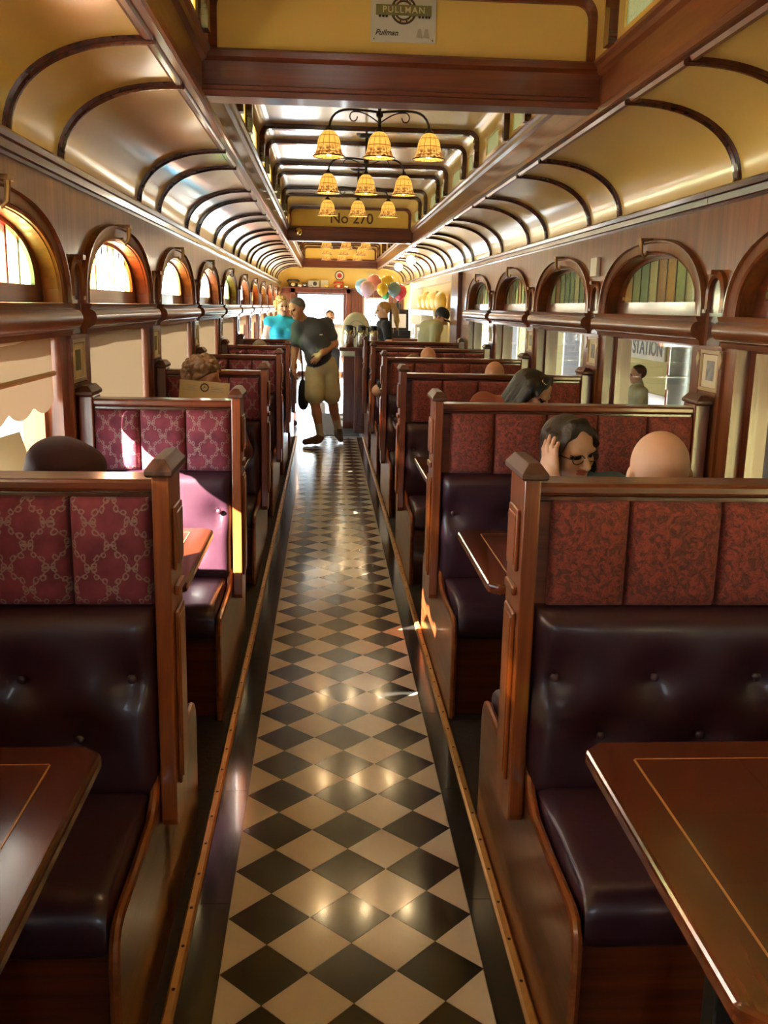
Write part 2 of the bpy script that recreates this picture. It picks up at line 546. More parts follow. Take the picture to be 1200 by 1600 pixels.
class MB:
    def __init__(s):
        s.v = []
        s.f = []

    def add(s, vs, fs):
        o = len(s.v)
        s.v += [tuple(p) for p in vs]
        s.f += [tuple(i + o for i in f) for f in fs]
        return s

    def box(s, x0, x1, y0, y1, z0, z1):
        return s.add([(x0, y0, z0), (x1, y0, z0), (x1, y1, z0), (x0, y1, z0), (x0, y0, z1), (x1, y0, z1), (x1, y1, z1), (x0, y1, z1)],
                     [(0, 3, 2, 1), (4, 5, 6, 7), (0, 1, 5, 4), (1, 2, 6, 5), (2, 3, 7, 6), (3, 0, 4, 7)])

    def loft(s, rings, closed=True, caps=True):
        n = len(rings[0])
        vs = [p for r in rings for p in r]
        fs = []
        for i in range(len(rings) - 1):
            for j in range(n if closed else n - 1):
                a, b = i * n + j, i * n + (j + 1) % n
                fs.append((a, b, b + n, a + n))
        if caps and closed:
            fs.append(tuple(range(n))[::-1])
            fs.append(tuple(range((len(rings) - 1) * n, len(rings) * n)))
        return s.add(vs, fs)

    def prism(s, poly, axis, a, b):
        """extrude a 2D polygon along an axis; poly in the two other axes in order"""
        def p3(p, t):
            return {'x': (t, p[0], p[1]), 'y': (p[0], t, p[1]), 'z': (p[0], p[1], t)}[axis]
        return s.loft([[p3(p, a) for p in poly], [p3(p, b) for p in poly]])

    def tube(s, path, r, n=8, caps=True):
        path = [Vector(p) for p in path]
        rs = r if isinstance(r, (list, tuple)) else [r] * len(path)
        rings = []
        prev = None
        for i, p in enumerate(path):
            t = (path[min(i + 1, len(path) - 1)] - path[max(i - 1, 0)]).normalized()
            if prev is None:
                a = Vector((0, 0, 1)) if abs(t.z) < 0.9 else Vector((1, 0, 0))
                u = t.cross(a).normalized()
            else:
                u = (prev - t * prev.dot(t)).normalized()
            prev = u
            vv = t.cross(u)
            rings.append([tuple(p + (u * math.cos(k * 2 * math.pi / n) + vv * math.sin(k * 2 * math.pi / n)) * rs[i]) for k in range(n)])
        return s.loft(rings, caps=caps)

    def lathe(s, prof, n=20, c=(0, 0, 0), caps=True):
        rings = [[(c[0] + r * math.cos(k * 2 * math.pi / n), c[1] + r * math.sin(k * 2 * math.pi / n), c[2] + z) for k in range(n)] for r, z in prof]
        return s.loft(rings, caps=caps)

    def sphere(s, c, r, n=12, m=8):
        r = r if isinstance(r, (list, tuple)) else (r, r, r)
        rings = []
        for i in range(1, m):
            t = math.pi * i / m
            rings.append([(c[0] + r[0] * math.sin(t) * math.cos(k * 2 * math.pi / n), c[1] + r[1] * math.sin(t) * math.sin(k * 2 * math.pi / n), c[2] - r[2] * math.cos(t)) for k in range(n)])
        return s.loft(rings)

    def mesh(s, name, mat, smooth=False, bevel=0.0, seg=2):
        me = bpy.data.meshes.new(name)
        me.from_pydata(s.v, [], s.f)
        bm = bmesh.new()
        bm.from_mesh(me)
        bmesh.ops.recalc_face_normals(bm, faces=bm.faces)
        if bevel > 0:
            es = [e for e in bm.edges if len(e.link_faces) == 2 and e.calc_face_angle(0) > 0.6]
            bmesh.ops.bevel(bm, geom=es, offset=bevel, segments=seg, profile=0.5, affect='EDGES', clamp_overlap=True)
        bm.to_mesh(me)
        bm.free()
        me.materials.append(M[mat] if isinstance(mat, str) else mat)
        if smooth:
            me.polygons.foreach_set('use_smooth', [True] * len(me.polygons))
            try:
                me.set_sharp_from_angle(angle=math.radians(40))
            except Exception:
                pass
        me.update()
        return me

    def build(s, name, mat, parent=None, loc=(0, 0, 0), rot=(0, 0, 0), smooth=False, bevel=0.0, seg=2):
        return put(name, s.mesh(name, mat, smooth, bevel, seg), parent, loc, rot)


def put(name, me, parent=None, loc=(0, 0, 0), rot=(0, 0, 0), scale=None):
    o = bpy.data.objects.new(name, me)
    COL.objects.link(o)
    o.parent = parent
    o.location = loc
    o.rotation_euler = rot
    if scale:
        o.scale = scale
    return o


def tag(o, label, cat=None, group=None, kind=None):
    o['label'] = label
    if cat:
        o['category'] = cat
    if group:
        o['group'] = group
    if kind:
        o['kind'] = kind
    return o


def thing(name, label, cat, loc=(0, 0, 0), rotz=0.0, group=None):
    o = bpy.data.objects.new(name, None)
    o.empty_display_size = 0.1
    COL.objects.link(o)
    o.location = loc
    o.rotation_euler = (0, 0, rotz)
    return tag(o, label, cat, group)


def struct(o, label):
    o['kind'] = 'structure'
    o['label'] = label
    return o


def kids(o):
    return [c for c in bpy.data.objects if c.parent == o]


def copy_tree(o, loc=None, label=None, parent=None):
    c = o.copy()
    COL.objects.link(c)
    c.parent = parent
    if loc is not None:
        c.location = loc
    if label:
        c['label'] = label
    for ch in KID[o]:
        copy_tree(ch, parent=c)
    return c


KID = {}


def index_tree(o):
    KID[o] = kids(o)
    for c in KID[o]:
        index_tree(c)


def text_mesh(txt, size, mat, depth=0.001, shear=0.0, bold=0.0, align='CENTER', space=1.0):
    cu = bpy.data.curves.new('txt', 'FONT')
    cu.body = txt
    cu.size = size
    cu.extrude = depth
    cu.offset = bold
    cu.shear = shear
    cu.space_character = space
    cu.align_x = align
    cu.align_y = 'CENTER'
    o = bpy.data.objects.new('txt', cu)
    COL.objects.link(o)
    bpy.context.view_layer.update()
    dg = bpy.context.evaluated_depsgraph_get()
    me = bpy.data.meshes.new_from_object(o.evaluated_get(dg))
    bpy.data.objects.remove(o)
    me.materials.clear()
    me.materials.append(M[mat])
    return me


# ------------------------------------------------------------------ place constants
XL, XR, XC = -1.10, 1.58, 0.24
Y0, Y1 = -3.2, 22.0
P = 1.83
WC = [4.93 + P * j for j in range(-4, 10)]            # window bay centres
PIL = [2.185 + P * k for k in range(0, 6)]            # bench backs = window pillars
D = 0.2155

# ================================================================== STRUCTURE
# ---- floor: slab, runner of diamond tiles, black borders, brass strips, carpet
floor = struct(MB().box(XL - 0.18, XR + 0.18, Y0, Y1 + 0.1, -0.12, -0.006).build('floor', 'grout'), 'dark floor of the railway car with a black and cream diamond tile runner')
TY0 = 2.027                                             # a row of black diamond centres
Y_END = 11.72


def diamond(h=0.0025):
    r = D / 2 - 0.0012
    return MB().prism([(r, 0), (0, r), (-r, 0), (0, -r)], 'z', -0.006, 0.0)


def half_diamond(sg):
    r = D / 2 - 0.0012
    return MB().prism([(0, -r), (sg * r, 0), (0, r)], 'z', -0.006, 0.0)


me_b = diamond().mesh('tile', 'black_tile')
me_w = diamond().mesh('tile', 'white_tile')
me_wl = half_diamond(1).mesh('tile', 'white_tile')
me_wr = half_diamond(-1).mesh('tile', 'white_tile')
far_b, far_w = MB(), MB()
v = -9
while TY0 + v * D < Y_END - 0.05:
    y = TY0 + v * D
    single = -2 <= v < 39
    for u in range(3):
        p = ((u - 1) * D, y, 0)
        if single:
            put('tile', me_b, floor, p)
        else:
            for q in ((far_b, p),):
                r = D / 2 - 0.0012
                q[0].prism([(p[0] + r, p[1]), (p[0], p[1] + r), (p[0] - r, p[1]), (p[0], p[1] - r)], 'z', -0.006, 0.0)
    for u in range(4):
        p = ((u - 1.5) * D, y + D / 2, 0)
        r = D / 2 - 0.0012
        if single:
            put('tile', me_wl if u == 0 else me_wr if u == 3 else me_w, floor, p)
        else:
            poly = [(p[0] + r, p[1]), (p[0], p[1] + r), (p[0] - r, p[1]), (p[0], p[1] - r)]
            if u == 0:
                poly = [(p[0], p[1] - r), (p[0] + r, p[1]), (p[0], p[1] + r)]
            if u == 3:
                poly = [(p[0], p[1] + r), (p[0] - r, p[1]), (p[0], p[1] - r)]
            far_w.prism(poly, 'z', -0.006, 0.0)
    v += 1
far_b.build('black_tiles', 'black_tile', floor)['kind'] = 'stuff'
far_w.build('cream_tiles', 'white_tile', floor)['kind'] = 'stuff'
bl = 0.612
me_bd = MB().box(-0.035, 0.035, 0.001, bl - 0.001, -0.006, 0.0).mesh('border_tile', 'border_tile')
me_bdl = MB().box(-0.0425, 0.0425, 0.001, bl - 0.001, -0.006, 0.0).mesh('border_tile', 'border_tile')
for sx in (-0.3665, 0.3565):
    y = Y0
    while y < Y_END - 0.1:
        put('border_tile', me_bd if sx > 0 else me_bdl, floor, (sx, y, 0))
        y += bl
prof = [(-0.014, -0.006), (0.014, -0.006), (0.014, 0.006), (0.008, 0.012), (-0.008, 0.012), (-0.014, 0.006)]
for i, sx in enumerate((-0.424, 0.404)):
    st = MB().prism([(sx + a, b) for a, b in prof], 'y', Y0, Y_END).build('brass_strip', 'brass', floor)
    sc = MB()
    y = 1.5
    while y < Y_END:
        sc.lathe([(0.0045, 0), (0.0045, 0.0015), (0.002, 0.0022)], 8, (sx, y, 0.0118))
        y += 0.155
    sc.build('screw_heads', 'dark_metal', st)['kind'] = 'stuff'
MB().box(XL, -0.44, Y0, Y_END, -0.006, 0.004).build('carpet', 'carpet', floor)
MB().box(0.419, XR, Y0, Y_END + 0.5, -0.006, 0.004).build('carpet', 'carpet', floor)
MB().box(XL, XR, Y_END, Y1, -0.006, 0.001).build('linoleum', 'lino', floor)

# ---- walls
ARCH_H, ARCH_Z0, ARCH_R, AE = 0.70, 1.58, 0.295, 2.35
RECT_H, RECT_Z0, RECT_Z1 = 0.68, 0.78, 1.47
WT = 0.16


def arch_z(y, hw=ARCH_H, z0=ARCH_Z0, rise=ARCH_R):
    t = min(1.0, abs(y) / hw)
    return z0 + rise * max(0.0, 1 - t ** AE) ** (1 / AE)


def arch_pts(hw, z0, rise, n=24):
    """points from -hw to hw along the arch"""
    out = []
    for i in range(n + 1):
        a = math.pi * (1 - i / n)
        c, s_ = math.cos(a), math.sin(a)
        out.append((hw * math.copysign(abs(c) ** (2 / AE), c), z0 + rise * abs(s_) ** (2 / AE)))
    return out


def side_map(side):
    return (lambda n: XL + n) if side == 'L' else (lambda n: XR - n)


def bay_mesh(side):
    X = side_map(side)
    mb = MB()
    hp = P / 2
    zt = 2.11

    def quad(a, b, c, d):
        mb.add([a, b, c, d], [(0, 1, 2, 3)])
    pts = arch_pts(ARCH_H, ARCH_Z0, ARCH_R)
    for n in (0.0, -WT):
        x = X(n)
        for (ya, za), (yb, zb) in zip(pts[:-1], pts[1:]):
            quad((x, ya, za), (x, yb, zb), (x, yb, zt), (x, ya, zt))
        for sg in (-1, 1):
            quad((x, sg * ARCH_H, RECT_Z1), (x, sg * hp, RECT_Z1), (x, sg * hp, zt), (x, sg * ARCH_H, zt))
            quad((x, sg * RECT_H, RECT_Z0), (x, sg * hp, RECT_Z0), (x, sg * hp, RECT_Z1), (x, sg * RECT_H, RECT_Z1))
        quad((x, -ARCH_H, RECT_Z1), (x, ARCH_H, RECT_Z1), (x, ARCH_H, ARCH_Z0), (x, -ARCH_H, ARCH_Z0))
        quad((x, -hp, -0.1), (x, hp, -0.1), (x, hp, RECT_Z0), (x, -hp, RECT_Z0))
    a, b = X(0), X(-WT)
    loop = pts + [(-ARCH_H, ARCH_Z0)]
    for (ya, za), (yb, zb) in zip(loop[:-1], loop[1:]):
        quad((a, ya, za), (a, yb, zb), (b, yb, zb), (b, ya, za))
    rl = [(-RECT_H, RECT_Z0), (RECT_H, RECT_Z0), (RECT_H, RECT_Z1), (-RECT_H, RECT_Z1), (-RECT_H, RECT_Z0)]
    for (ya, za), (yb, zb) in zip(rl[:-1], rl[1:]):
        quad((a, ya, za), (a, yb, zb), (b, yb, zb), (b, ya, za))
    quad((a, -hp, zt), (a, hp, zt), (b, hp, zt), (b, -hp, zt))
    return mb


def arch_moulding_mesh(side):
    """raised band round the arch, flat with a rolled outer edge"""
    X = side_map(side)
    mb = MB()
    rings = []
    inn = arch_pts(ARCH_H + 0.004, ARCH_Z0, ARCH_R + 0.004, 28)
    out = arch_pts(ARCH_H + 0.105, ARCH_Z0, ARCH_R + 0.075, 28)
    for (yi, zi), (yo, zo) in zip(inn, out):
        def L_(t):
            return (yi + (yo - yi) * t, zi + (zo - zi) * t)
        ring = []
        for t, n in ((0, 0.0), (0, 0.012), (0.12, 0.018), (0.22, 0.012), (0.78, 0.012), (0.84, 0.026), (0.95, 0.026), (1.0, 0.015), (1.0, 0.0)):
            yy, zz = L_(t)
            ring.append((X(n), yy, zz))
        rings.append(ring)
    mb.loft(rings)
    return mb


def rail_mesh(side):
    X = side_map(side)
    poly = [(0.0, 1.455), (0.018, 1.455), (0.022, 1.475), (0.036, 1.482)]
    for i in range(9):
        a = -math.pi / 2 + math.pi * i / 8
        poly.append((0.036 + 0.028 * math.cos(a), 1.522 + 0.036 * math.sin(a)))
    poly += [(0.04, 1.566), (0.046, 1.58), (0.0, 1.582)]
    return MB().prism([(X(n), z) for n, z in poly], 'y', -0.80, 0.80)


def lancet_mesh(side):
    """small pointed-arch moulding on the pillar, with side stubs"""
    X = side_map(side)
    mb = MB()
    path = [(-0.078, 1.60), (-0.078, 1.665)] + [(-0.078 * math.cos(a), 1.665 + 0.085 * math.sin(a) ** 0.9) for a in [math.pi * i / 12 for i in range(1, 12)]] + [(0.078, 1.665), (0.078, 1.60)]
    rings = []
    for i, (y, z) in enumerate(path):
        d = Vector((y, z - 1.60)).normalized() if i not in (0, 1, len(path) - 1, len(path) - 2) else Vector((math.copysign(1, y), 0))
        w2 = 0.020
        rings.append([(X(n), y + d.x * t * w2, z + d.y * t * w2) for t, n in ((-0.5, 0), (-0.5, 0.018), (0, 0.026), (1, 0.018), (1, 0))])
    mb.loft(rings)
    for sg in (-1, 1):
        x0, x1 = sorted((X(0), X(0.024)))
        mb.box(x0, x1, min(sg * 0.068, sg * 0.104), max(sg * 0.068, sg * 0.104), 1.595, 1.61)
    x0, x1 = sorted((X(0), X(0.05)))
    mb.box(x0, x1, -0.022, 0.022, 1.752, 1.772)
    return mb


def niche_panel_mesh(side):
    X = side_map(side)
    poly = [(-0.066, 1.46), (0.066, 1.46), (0.066, 1.66)] + [(0.066 * math.cos(a), 1.66 + 0.075 * math.sin(a)) for a in [math.pi * i / 10 for i in range(1, 10)]] + [(-0.066, 1.66)]
    return MB().prism(poly, 'x', X(0.0), X(0.006))


def pillar_trim_mesh(side):
    X = side_map(side)
    mb = MB()
    x0, x1 = sorted((X(0), X(0.014)))
    for sg in (-1, 1):
        mb.box(x0, x1, min(sg * 0.105, sg * 0.135), max(sg * 0.105, sg * 0.135), 0.9, 1.44)
    mb.box(x0, x1, -0.12, 0.12, 1.42, 1.455)
    mb.box(x0, sorted((X(0), X(0.020)))[1] if side == 'L' else x1, -0.10, 0.10, 1.245, 1.262)
    return mb


def hook_mesh(side):
    X = side_map(side)
    mb = MB()
    x0, x1 = sorted((X(0.0), X(0.062)))
    mb.box(x0, x1, -0.030, 0.030, 1.945, 1.960)
    mb.tube([(X(0.05), 0, 1.95), (X(0.05), 0, 1.925), (X(0.046), 0, 1.885), (X(0.03), 0, 1.868), (X(0.018), 0, 1.885), (X(0.02), 0, 1.90)], [0.012, 0.010, 0.009, 0.009, 0.008, 0.006], 8)
    return mb


walls = {}
for side in 'LR':
    X = side_map(side)
    nm = 'wall_left' if side == 'L' else 'wall_right'
    bays = [y for y in WC if side == 'L' or y < 11]
    me = bay_mesh(side).mesh(nm, 'mahogany_wall_Z')
    root = None
    for i, yc in enumerate(bays):
        if i == 0:
            root = put(nm, me, None, (0, yc, 0))
            struct(root, 'mahogany side wall with arched windows and cream roller shades' if side == 'L' else 'mahogany side wall with arched stained windows and clear glass below')
            y_root = yc
        else:
            put('wall_bay', me, root, (0, yc - y_root, 0))
    walls[side] = (root, y_root, bays)
    mm = {n: f(side).mesh(n, m, smooth=sm) for n, f, m, sm in (
        ('arch_moulding', arch_moulding_mesh, 'mahogany_wall_Z', True), ('window_rail', rail_mesh, 'mahogany_wall_Y', True),
        ('lancet_moulding', lancet_mesh, 'mahogany_wall_Z', True), ('niche_panel', niche_panel_mesh, 'mahogany_dark_Z', False),
        ('pillar_trim', pillar_trim_mesh, 'mahogany_wall_Z', False), ('coat_hook', hook_mesh, 'brass_silhouette', True))}
    for yc in bays:
        dy = yc - y_root
        put('arch_moulding', mm['arch_moulding'], root, (0, dy, 0))
        put('window_rail', mm['window_rail'], root, (0, dy, 0))
        put('coat_hook', mm['coat_hook'], root, (0, dy, 0))
        for n in ('lancet_moulding', 'niche_panel', 'pillar_trim'):
            put(n, mm[n], root, (0, dy - P / 2, 0))
        if side == 'R' and yc > 2:
            for sg in (-1, 1):
                d_ = MB().prism([(sg * 0.12 + a, 1.40 + b) for a, b in ((0, -0.035), (0.018, 0), (0, 0.035), (-0.018, 0))], 'x', X(0.014), X(0.019))
                d_.build('diamond_plate', 'frame_pale', root, (0, dy - P / 2, 0))
    # cornice in lengths
    cp = [(0.0, 2.035), (0.012, 2.035), (0.016, 2.046), (0.026, 2.050), (0.030, 2.075), (0.040, 2.080), (0.046, 2.098), (0.038, 2.108), (0.0, 2.112)]
    cm = MB().prism([(X(n), z) for n, z in cp], 'y', -P / 2 + 0.002, P / 2 - 0.002).mesh('cornice', 'mahogany_dark_Y')
    for yc in (bays if side == 'L' else WC):
        if yc + P / 2 < Y1 + 1:
            put('cornice', cm, root, (0, yc - y_root + 0.14, 0))

# right wall beyond the booths: a post, then the galley recess
X = side_map('R')
wr, wy, _b = walls['R']
MB().box(XR - 0.0, XR + WT, WC[7] + P / 2, 12.45, -0.1, 2.11).build('wall_bay', 'mahogany_wall_Z', wr, (0, -wy, 0))
MB().box(XR - 0.05, XR, 11.78, 12.40, 0.0, 2.03).build('wall_post', 'mahogany_Z', wr, (0, -wy, 0), bevel=0.006)
MB().box(XR + 0.12, XR + WT, 12.45, Y1, -0.1, 2.11).build('galley_wall', 'cream_flat', wr, (0, -wy, 0))
MB().box(XR - 0.02, XR + 0.12, 12.45, 17.8, 1.94, 2.04).build('galley_header', 'chrome_white', wr, (0, -wy, 0))
MB().box(XR - 0.10, XR + 0.12, 17.75, 17.98, 0.0, 2.04).build('galley_post', 'chrome_white', wr, (0, -wy, 0), bevel=0.01)

# ---- windows (arched stained light above, tall light below)
NP_ = 9
GH, GZ0, GR = 0.60, 1.645, 0.215
nw = 0
for side in 'LR':
    X = side_map(side)
    ng = -0.075
    # sash meshes
    sash = MB()
    oo = arch_pts(ARCH_H, ARCH_Z0, ARCH_R, 28)
    ii = arch_pts(GH, GZ0, GR, 28)
    rings = [[(X(ng + 0.016), a[0], a[1]), (X(ng + 0.016), b[0], b[1]), (X(ng - 0.016), b[0], b[1]), (X(ng - 0.016), a[0], a[1])] for a, b in zip(oo, ii)]
    sash.loft(rings)
    x0, x1 = sorted((X(ng + 0.016), X(ng - 0.016)))
    sash.box(x0, x1, -ARCH_H, ARCH_H, ARCH_Z0, GZ0)
    me_sash = sash.mesh('window', 'mahogany_Y')
    low = MB()
    for a, b, c, d in ((-RECT_H, -RECT_H + 0.05, RECT_Z0, RECT_Z1), (RECT_H - 0.05, RECT_H, RECT_Z0, RECT_Z1), (-RECT_H, RECT_H, RECT_Z0, RECT_Z0 + 0.07), (-RECT_H, RECT_H, RECT_Z1 - 0.03, RECT_Z1)):
        low.box(x0, x1, a, b, c, d)
    me_low = low.mesh('lower_sash', 'mahogany_Z')
    me_pane = MB().box(X(ng) - 0.002, X(ng) + 0.002, -RECT_H + 0.045, RECT_H - 0.045, RECT_Z0 + 0.06, RECT_Z1 - 0.02).mesh('pane', 'clear_glass')
    strips = []
    for k in range(NP_):
        ya, yb = -GH + 2 * GH * k / NP_ + 0.003, -GH + 2 * GH * (k + 1) / NP_ - 0.003
        top = [(y, arch_z(y, GH + 0.005, GZ0, GR)) for y in [yb + (ya - yb) * t / 4 for t in range(5)]]
        strips.append([(ya, GZ0 - 0.005), (yb, GZ0 - 0.005)] + top)
    cames = MB()
    for k in range(1, NP_):
        y = -GH + 2 * GH * k / NP_
        cames.box(X(ng) - 0.005, X(ng) + 0.005, y - 0.005, y + 0.005, GZ0, arch_z(y, GH, GZ0, GR))
    me_came = cames.mesh('lead_cames', 'dark_metal')
    mesh_cache = {}
    for wi, yc in enumerate(walls[side][2]):
        nw += 1
        win = put('window_%d' % nw, me_sash, None, (0, yc, 0))
        struct(win, 'arched window with stained glass above a tall lower light')
        put('lower_sash', me_low, win)
        put('pane', me_pane, win)
        put('lead_cames', me_came, win)
        rnd = random.Random(31 * nw)
        for k in range(NP_):
            if side == 'L':
                seq = ['stain_clear', 'stain_clear', 'stain_orange', 'stain_clear', 'stain_clear', 'stain_yellow', 'stain_clear', 'stain_red', 'stain_yellow', 'stain_green']
                if wi == 4:
                    mt = ['stain_clear', 'stain_clear', 'stain_orange', 'stain_clear', 'stain_clear', 'stain_yellow', 'stain_clear', 'stain_clear', 'stain_orange'][k]
                elif wi == 3:
                    mt = ['stain_clear', 'stain_yellow', 'stain_clear', 'stain_clear', 'stain_clear', 'stain_clear', 'stain_red', 'stain_yellow', 'stain_green'][k]
                else:
                    mt = rnd.choice(['stain_clear'] * 5 + ['stain_yellow', 'stain_orange', 'stain_green'])
            else:
                mt = rnd.choice(['rolled_green', 'rolled_green', 'rolled_amber', 'rolled_pale', 'rolled_teal', 'rolled_rose', 'rolled_green'])
                if wi == 4:
                    mt = ['rolled_green', 'rolled_pale', 'rolled_green', 'rolled_amber', 'rolled_rose', 'rolled_pale', 'rolled_teal', 'rolled_green', 'rolled_amber'][k]
            key = (k, mt)
            if key not in mesh_cache:
                mesh_cache[key] = MB().prism(strips[k], 'x', X(ng) - 0.002, X(ng) + 0.002).mesh('stained_pane', mt)
            put('stained_pane', mesh_cache[key], win)

# ---- ceiling: coves, ribs, clerestory
RIBS = [-2.1, -1.45, -0.3, 0.36, 1.52, 2.17, 3.32, 3.96] + [v for c in [5.86 + P * i for i in range(9)] for v in (c - 0.32, c + 0.32) if v < Y1]
SO_X, SI_X, SO_Z = -0.65, -0.584, 2.42
CL_X, CL_Z0, CL_Z1 = -0.565, 2.60, 2.875


def mx(x):
    return 2 * XC - x


def cove_pts(n=16, off=0.0):
    """left cove from wall top to the soffit; off moves it into the room"""
    cx, cz, a, b, e = SO_X + 0.02, 2.10, 0.488, 0.318, 2.3
    out = []
    for i in range(n + 1):
        t = math.pi / 2 * i / n
        x = cx - (a - off) * math.cos(t) ** (2 / e)
        z = cz + (b - off) * math.sin(t) ** (2 / e)
        out.append((x, z))
    return out


clg = MB()
# deck of the clerestory with rounded shoulders, one skin, running the whole car
R_ = 0.085
deck = [(CL_X, CL_Z0 - 0.02), (CL_X, CL_Z1 - R_)] + [(CL_X + R_ - R_ * math.cos(a), CL_Z1 - R_ + R_ * math.sin(a)) for a in [math.pi / 2 * i / 6 for i in range(1, 7)]]
deck = deck + [(mx(x), z) for x, z in deck[::-1]]
clg_up = [p for p in deck if p[1] > CL_Z1 - R_ - 0.001]
clg.loft([[(x, Y0, z) for x, z in clg_up], [(x, Y1, z) for x, z in clg_up]], closed=False)
ceiling = struct(clg.build('ceiling', 'cream', smooth=True), 'glossy cream clerestory ceiling of the car with dark ribs')
edges = [Y0] + [r for r in RIBS] + [Y1]
for sgn in (0, 1):
    for a, b in zip(edges[:-1], edges[1:]):
        pts = cove_pts()
        if sgn:
            pts = [(mx(x), z) for x, z in pts]
        MB().loft([[(x, a, z) for x, z in pts], [(x, b, z) for x, z in pts]], closed=False).build('cove_panel', 'cream', ceiling, smooth=True)
    # rib moulding: three-lobed bar following the cove
    rb = MB()
    rings = []
    for (x0, z0), (x1, z1), (x2, z2) in zip(cove_pts(20, 0.0), cove_pts(20, 0.015), cove_pts(20, 0.022)):
        f = (lambda q: mx(q)) if sgn else (lambda q: q)
        rings.append([(f(x0), -0.027, z0), (f(x1), -0.025, z1), (f(x1), -0.014, z1), (f(x2), -0.007, z2), (f(x2), 0.007, z2), (f(x1), 0.014, z1), (f(x1), 0.025, z1), (f(x0), 0.027, z0)])
    rb.loft(rings)
    me_rib = rb.mesh('rib', 'mahogany_dark_Y', smooth=False)
    for y in RIBS:
        put('rib', me_rib, ceiling, (0, y, 0))
    # soffit + fascia moulding up into the clerestory
    prof = [(SO_X - 0.03, 2.423), (SO_X - 0.005, 2.405), (SO_X + 0.012, 2.405), (SO_X + 0.02, 2.418), (SI_X - 0.02, 2.418), (SI_X - 0.012, 2.408), (SI_X, 2.410), (SI_X + 0.004, 2.43), (SI_X - 0.006, 2.44),
            (SI_X - 0.006, 2.56), (SI_X + 0.012, 2.572), (SI_X + 0.018, 2.59), (SI_X + 0.03, 2.60), (SI_X + 0.03, 2.615), (CL_X - 0.03, 2.615), (SO_X - 0.03, 2.60)]
    if sgn:
        prof = [(mx(x), z) for x, z in prof]
    for a, b in ((Y0, 4.2), (4.2, 13.0), (13.0, Y1)):
        MB().prism(prof, 'y', a + 0.001, b - 0.001).build('clerestory_sill', 'mahogany_wall_Y', ceiling)
# hoops, clerestory panels and little windows
hoop_y = [y for y in RIBS if y > 0]
hp_in = []
hr = 0.10
base = [(CL_X, 2.61), (CL_X, CL_Z1 - R_)] + [(CL_X + R_ - R_ * math.cos(a), CL_Z1 - R_ + R_ * math.sin(a)) for a in [math.pi / 2 * i / 6 for i in range(1, 7)]]
off = []
for i, (x, z) in enumerate(base):
    if i < 2:
        off.append((x + 0.035, z))
    else:
        a = math.pi / 2 * (i - 1) / 6
        off.append((CL_X + R_ - (R_ - 0.035) * math.cos(a), CL_Z1 - R_ + (R_ - 0.035) * math.sin(a)))
rings = []
for (x0, z0), (x1, z1) in zip(base + [(mx(x), z) for x, z in base[::-1]], off + [(mx(x), z) for x, z in off[::-1]]):
    rings.append([(x0, -0.035, z0), (x1, -0.035, z1), (x1, 0.035, z1), (x0, 0.035, z0)])
me_hoop = MB().loft(rings).mesh('ceiling_hoop', 'mahogany_dark_X')
for y in hoop_y:
    if abs(y - 4.2) > 0.2 and abs(y - 13.0) > 0.15:
        put('ceiling_hoop', me_hoop, ceiling, (0, y, 0))
hy = sorted(hoop_y + [Y0, Y1])
for sgn in (0, 1):
    f = (lambda q: mx(q)) if sgn else (lambda q: q)
    for a, b in zip(hy[:-1], hy[1:]):
        mid, hwid = (a + b) / 2, min(0.24, (b - a) / 2 - 0.12)
        x = CL_X
        zt = CL_Z1 - R_ + 0.002
        pn = MB()
        for (ya, yb, za, zb) in ((a, mid - hwid, 2.60, zt), (mid + hwid, b, 2.60, zt), (mid - hwid, mid + hwid, 2.60, 2.645), (mid - hwid, mid + hwid, 2.76, zt)):
            x0, x1 = sorted((f(x), f(x - 0.02)))
            pn.box(x0, x1, ya, yb, za, zb)
        pn.build('clerestory_panel', 'cream', ceiling)
        x0, x1 = sorted((f(x - 0.008), f(x - 0.014)))
        MB().box(x0, x1, mid - hwid, mid + hwid, 2.645, 2.76).build('clerestory_pane', 'frosted', ceiling)
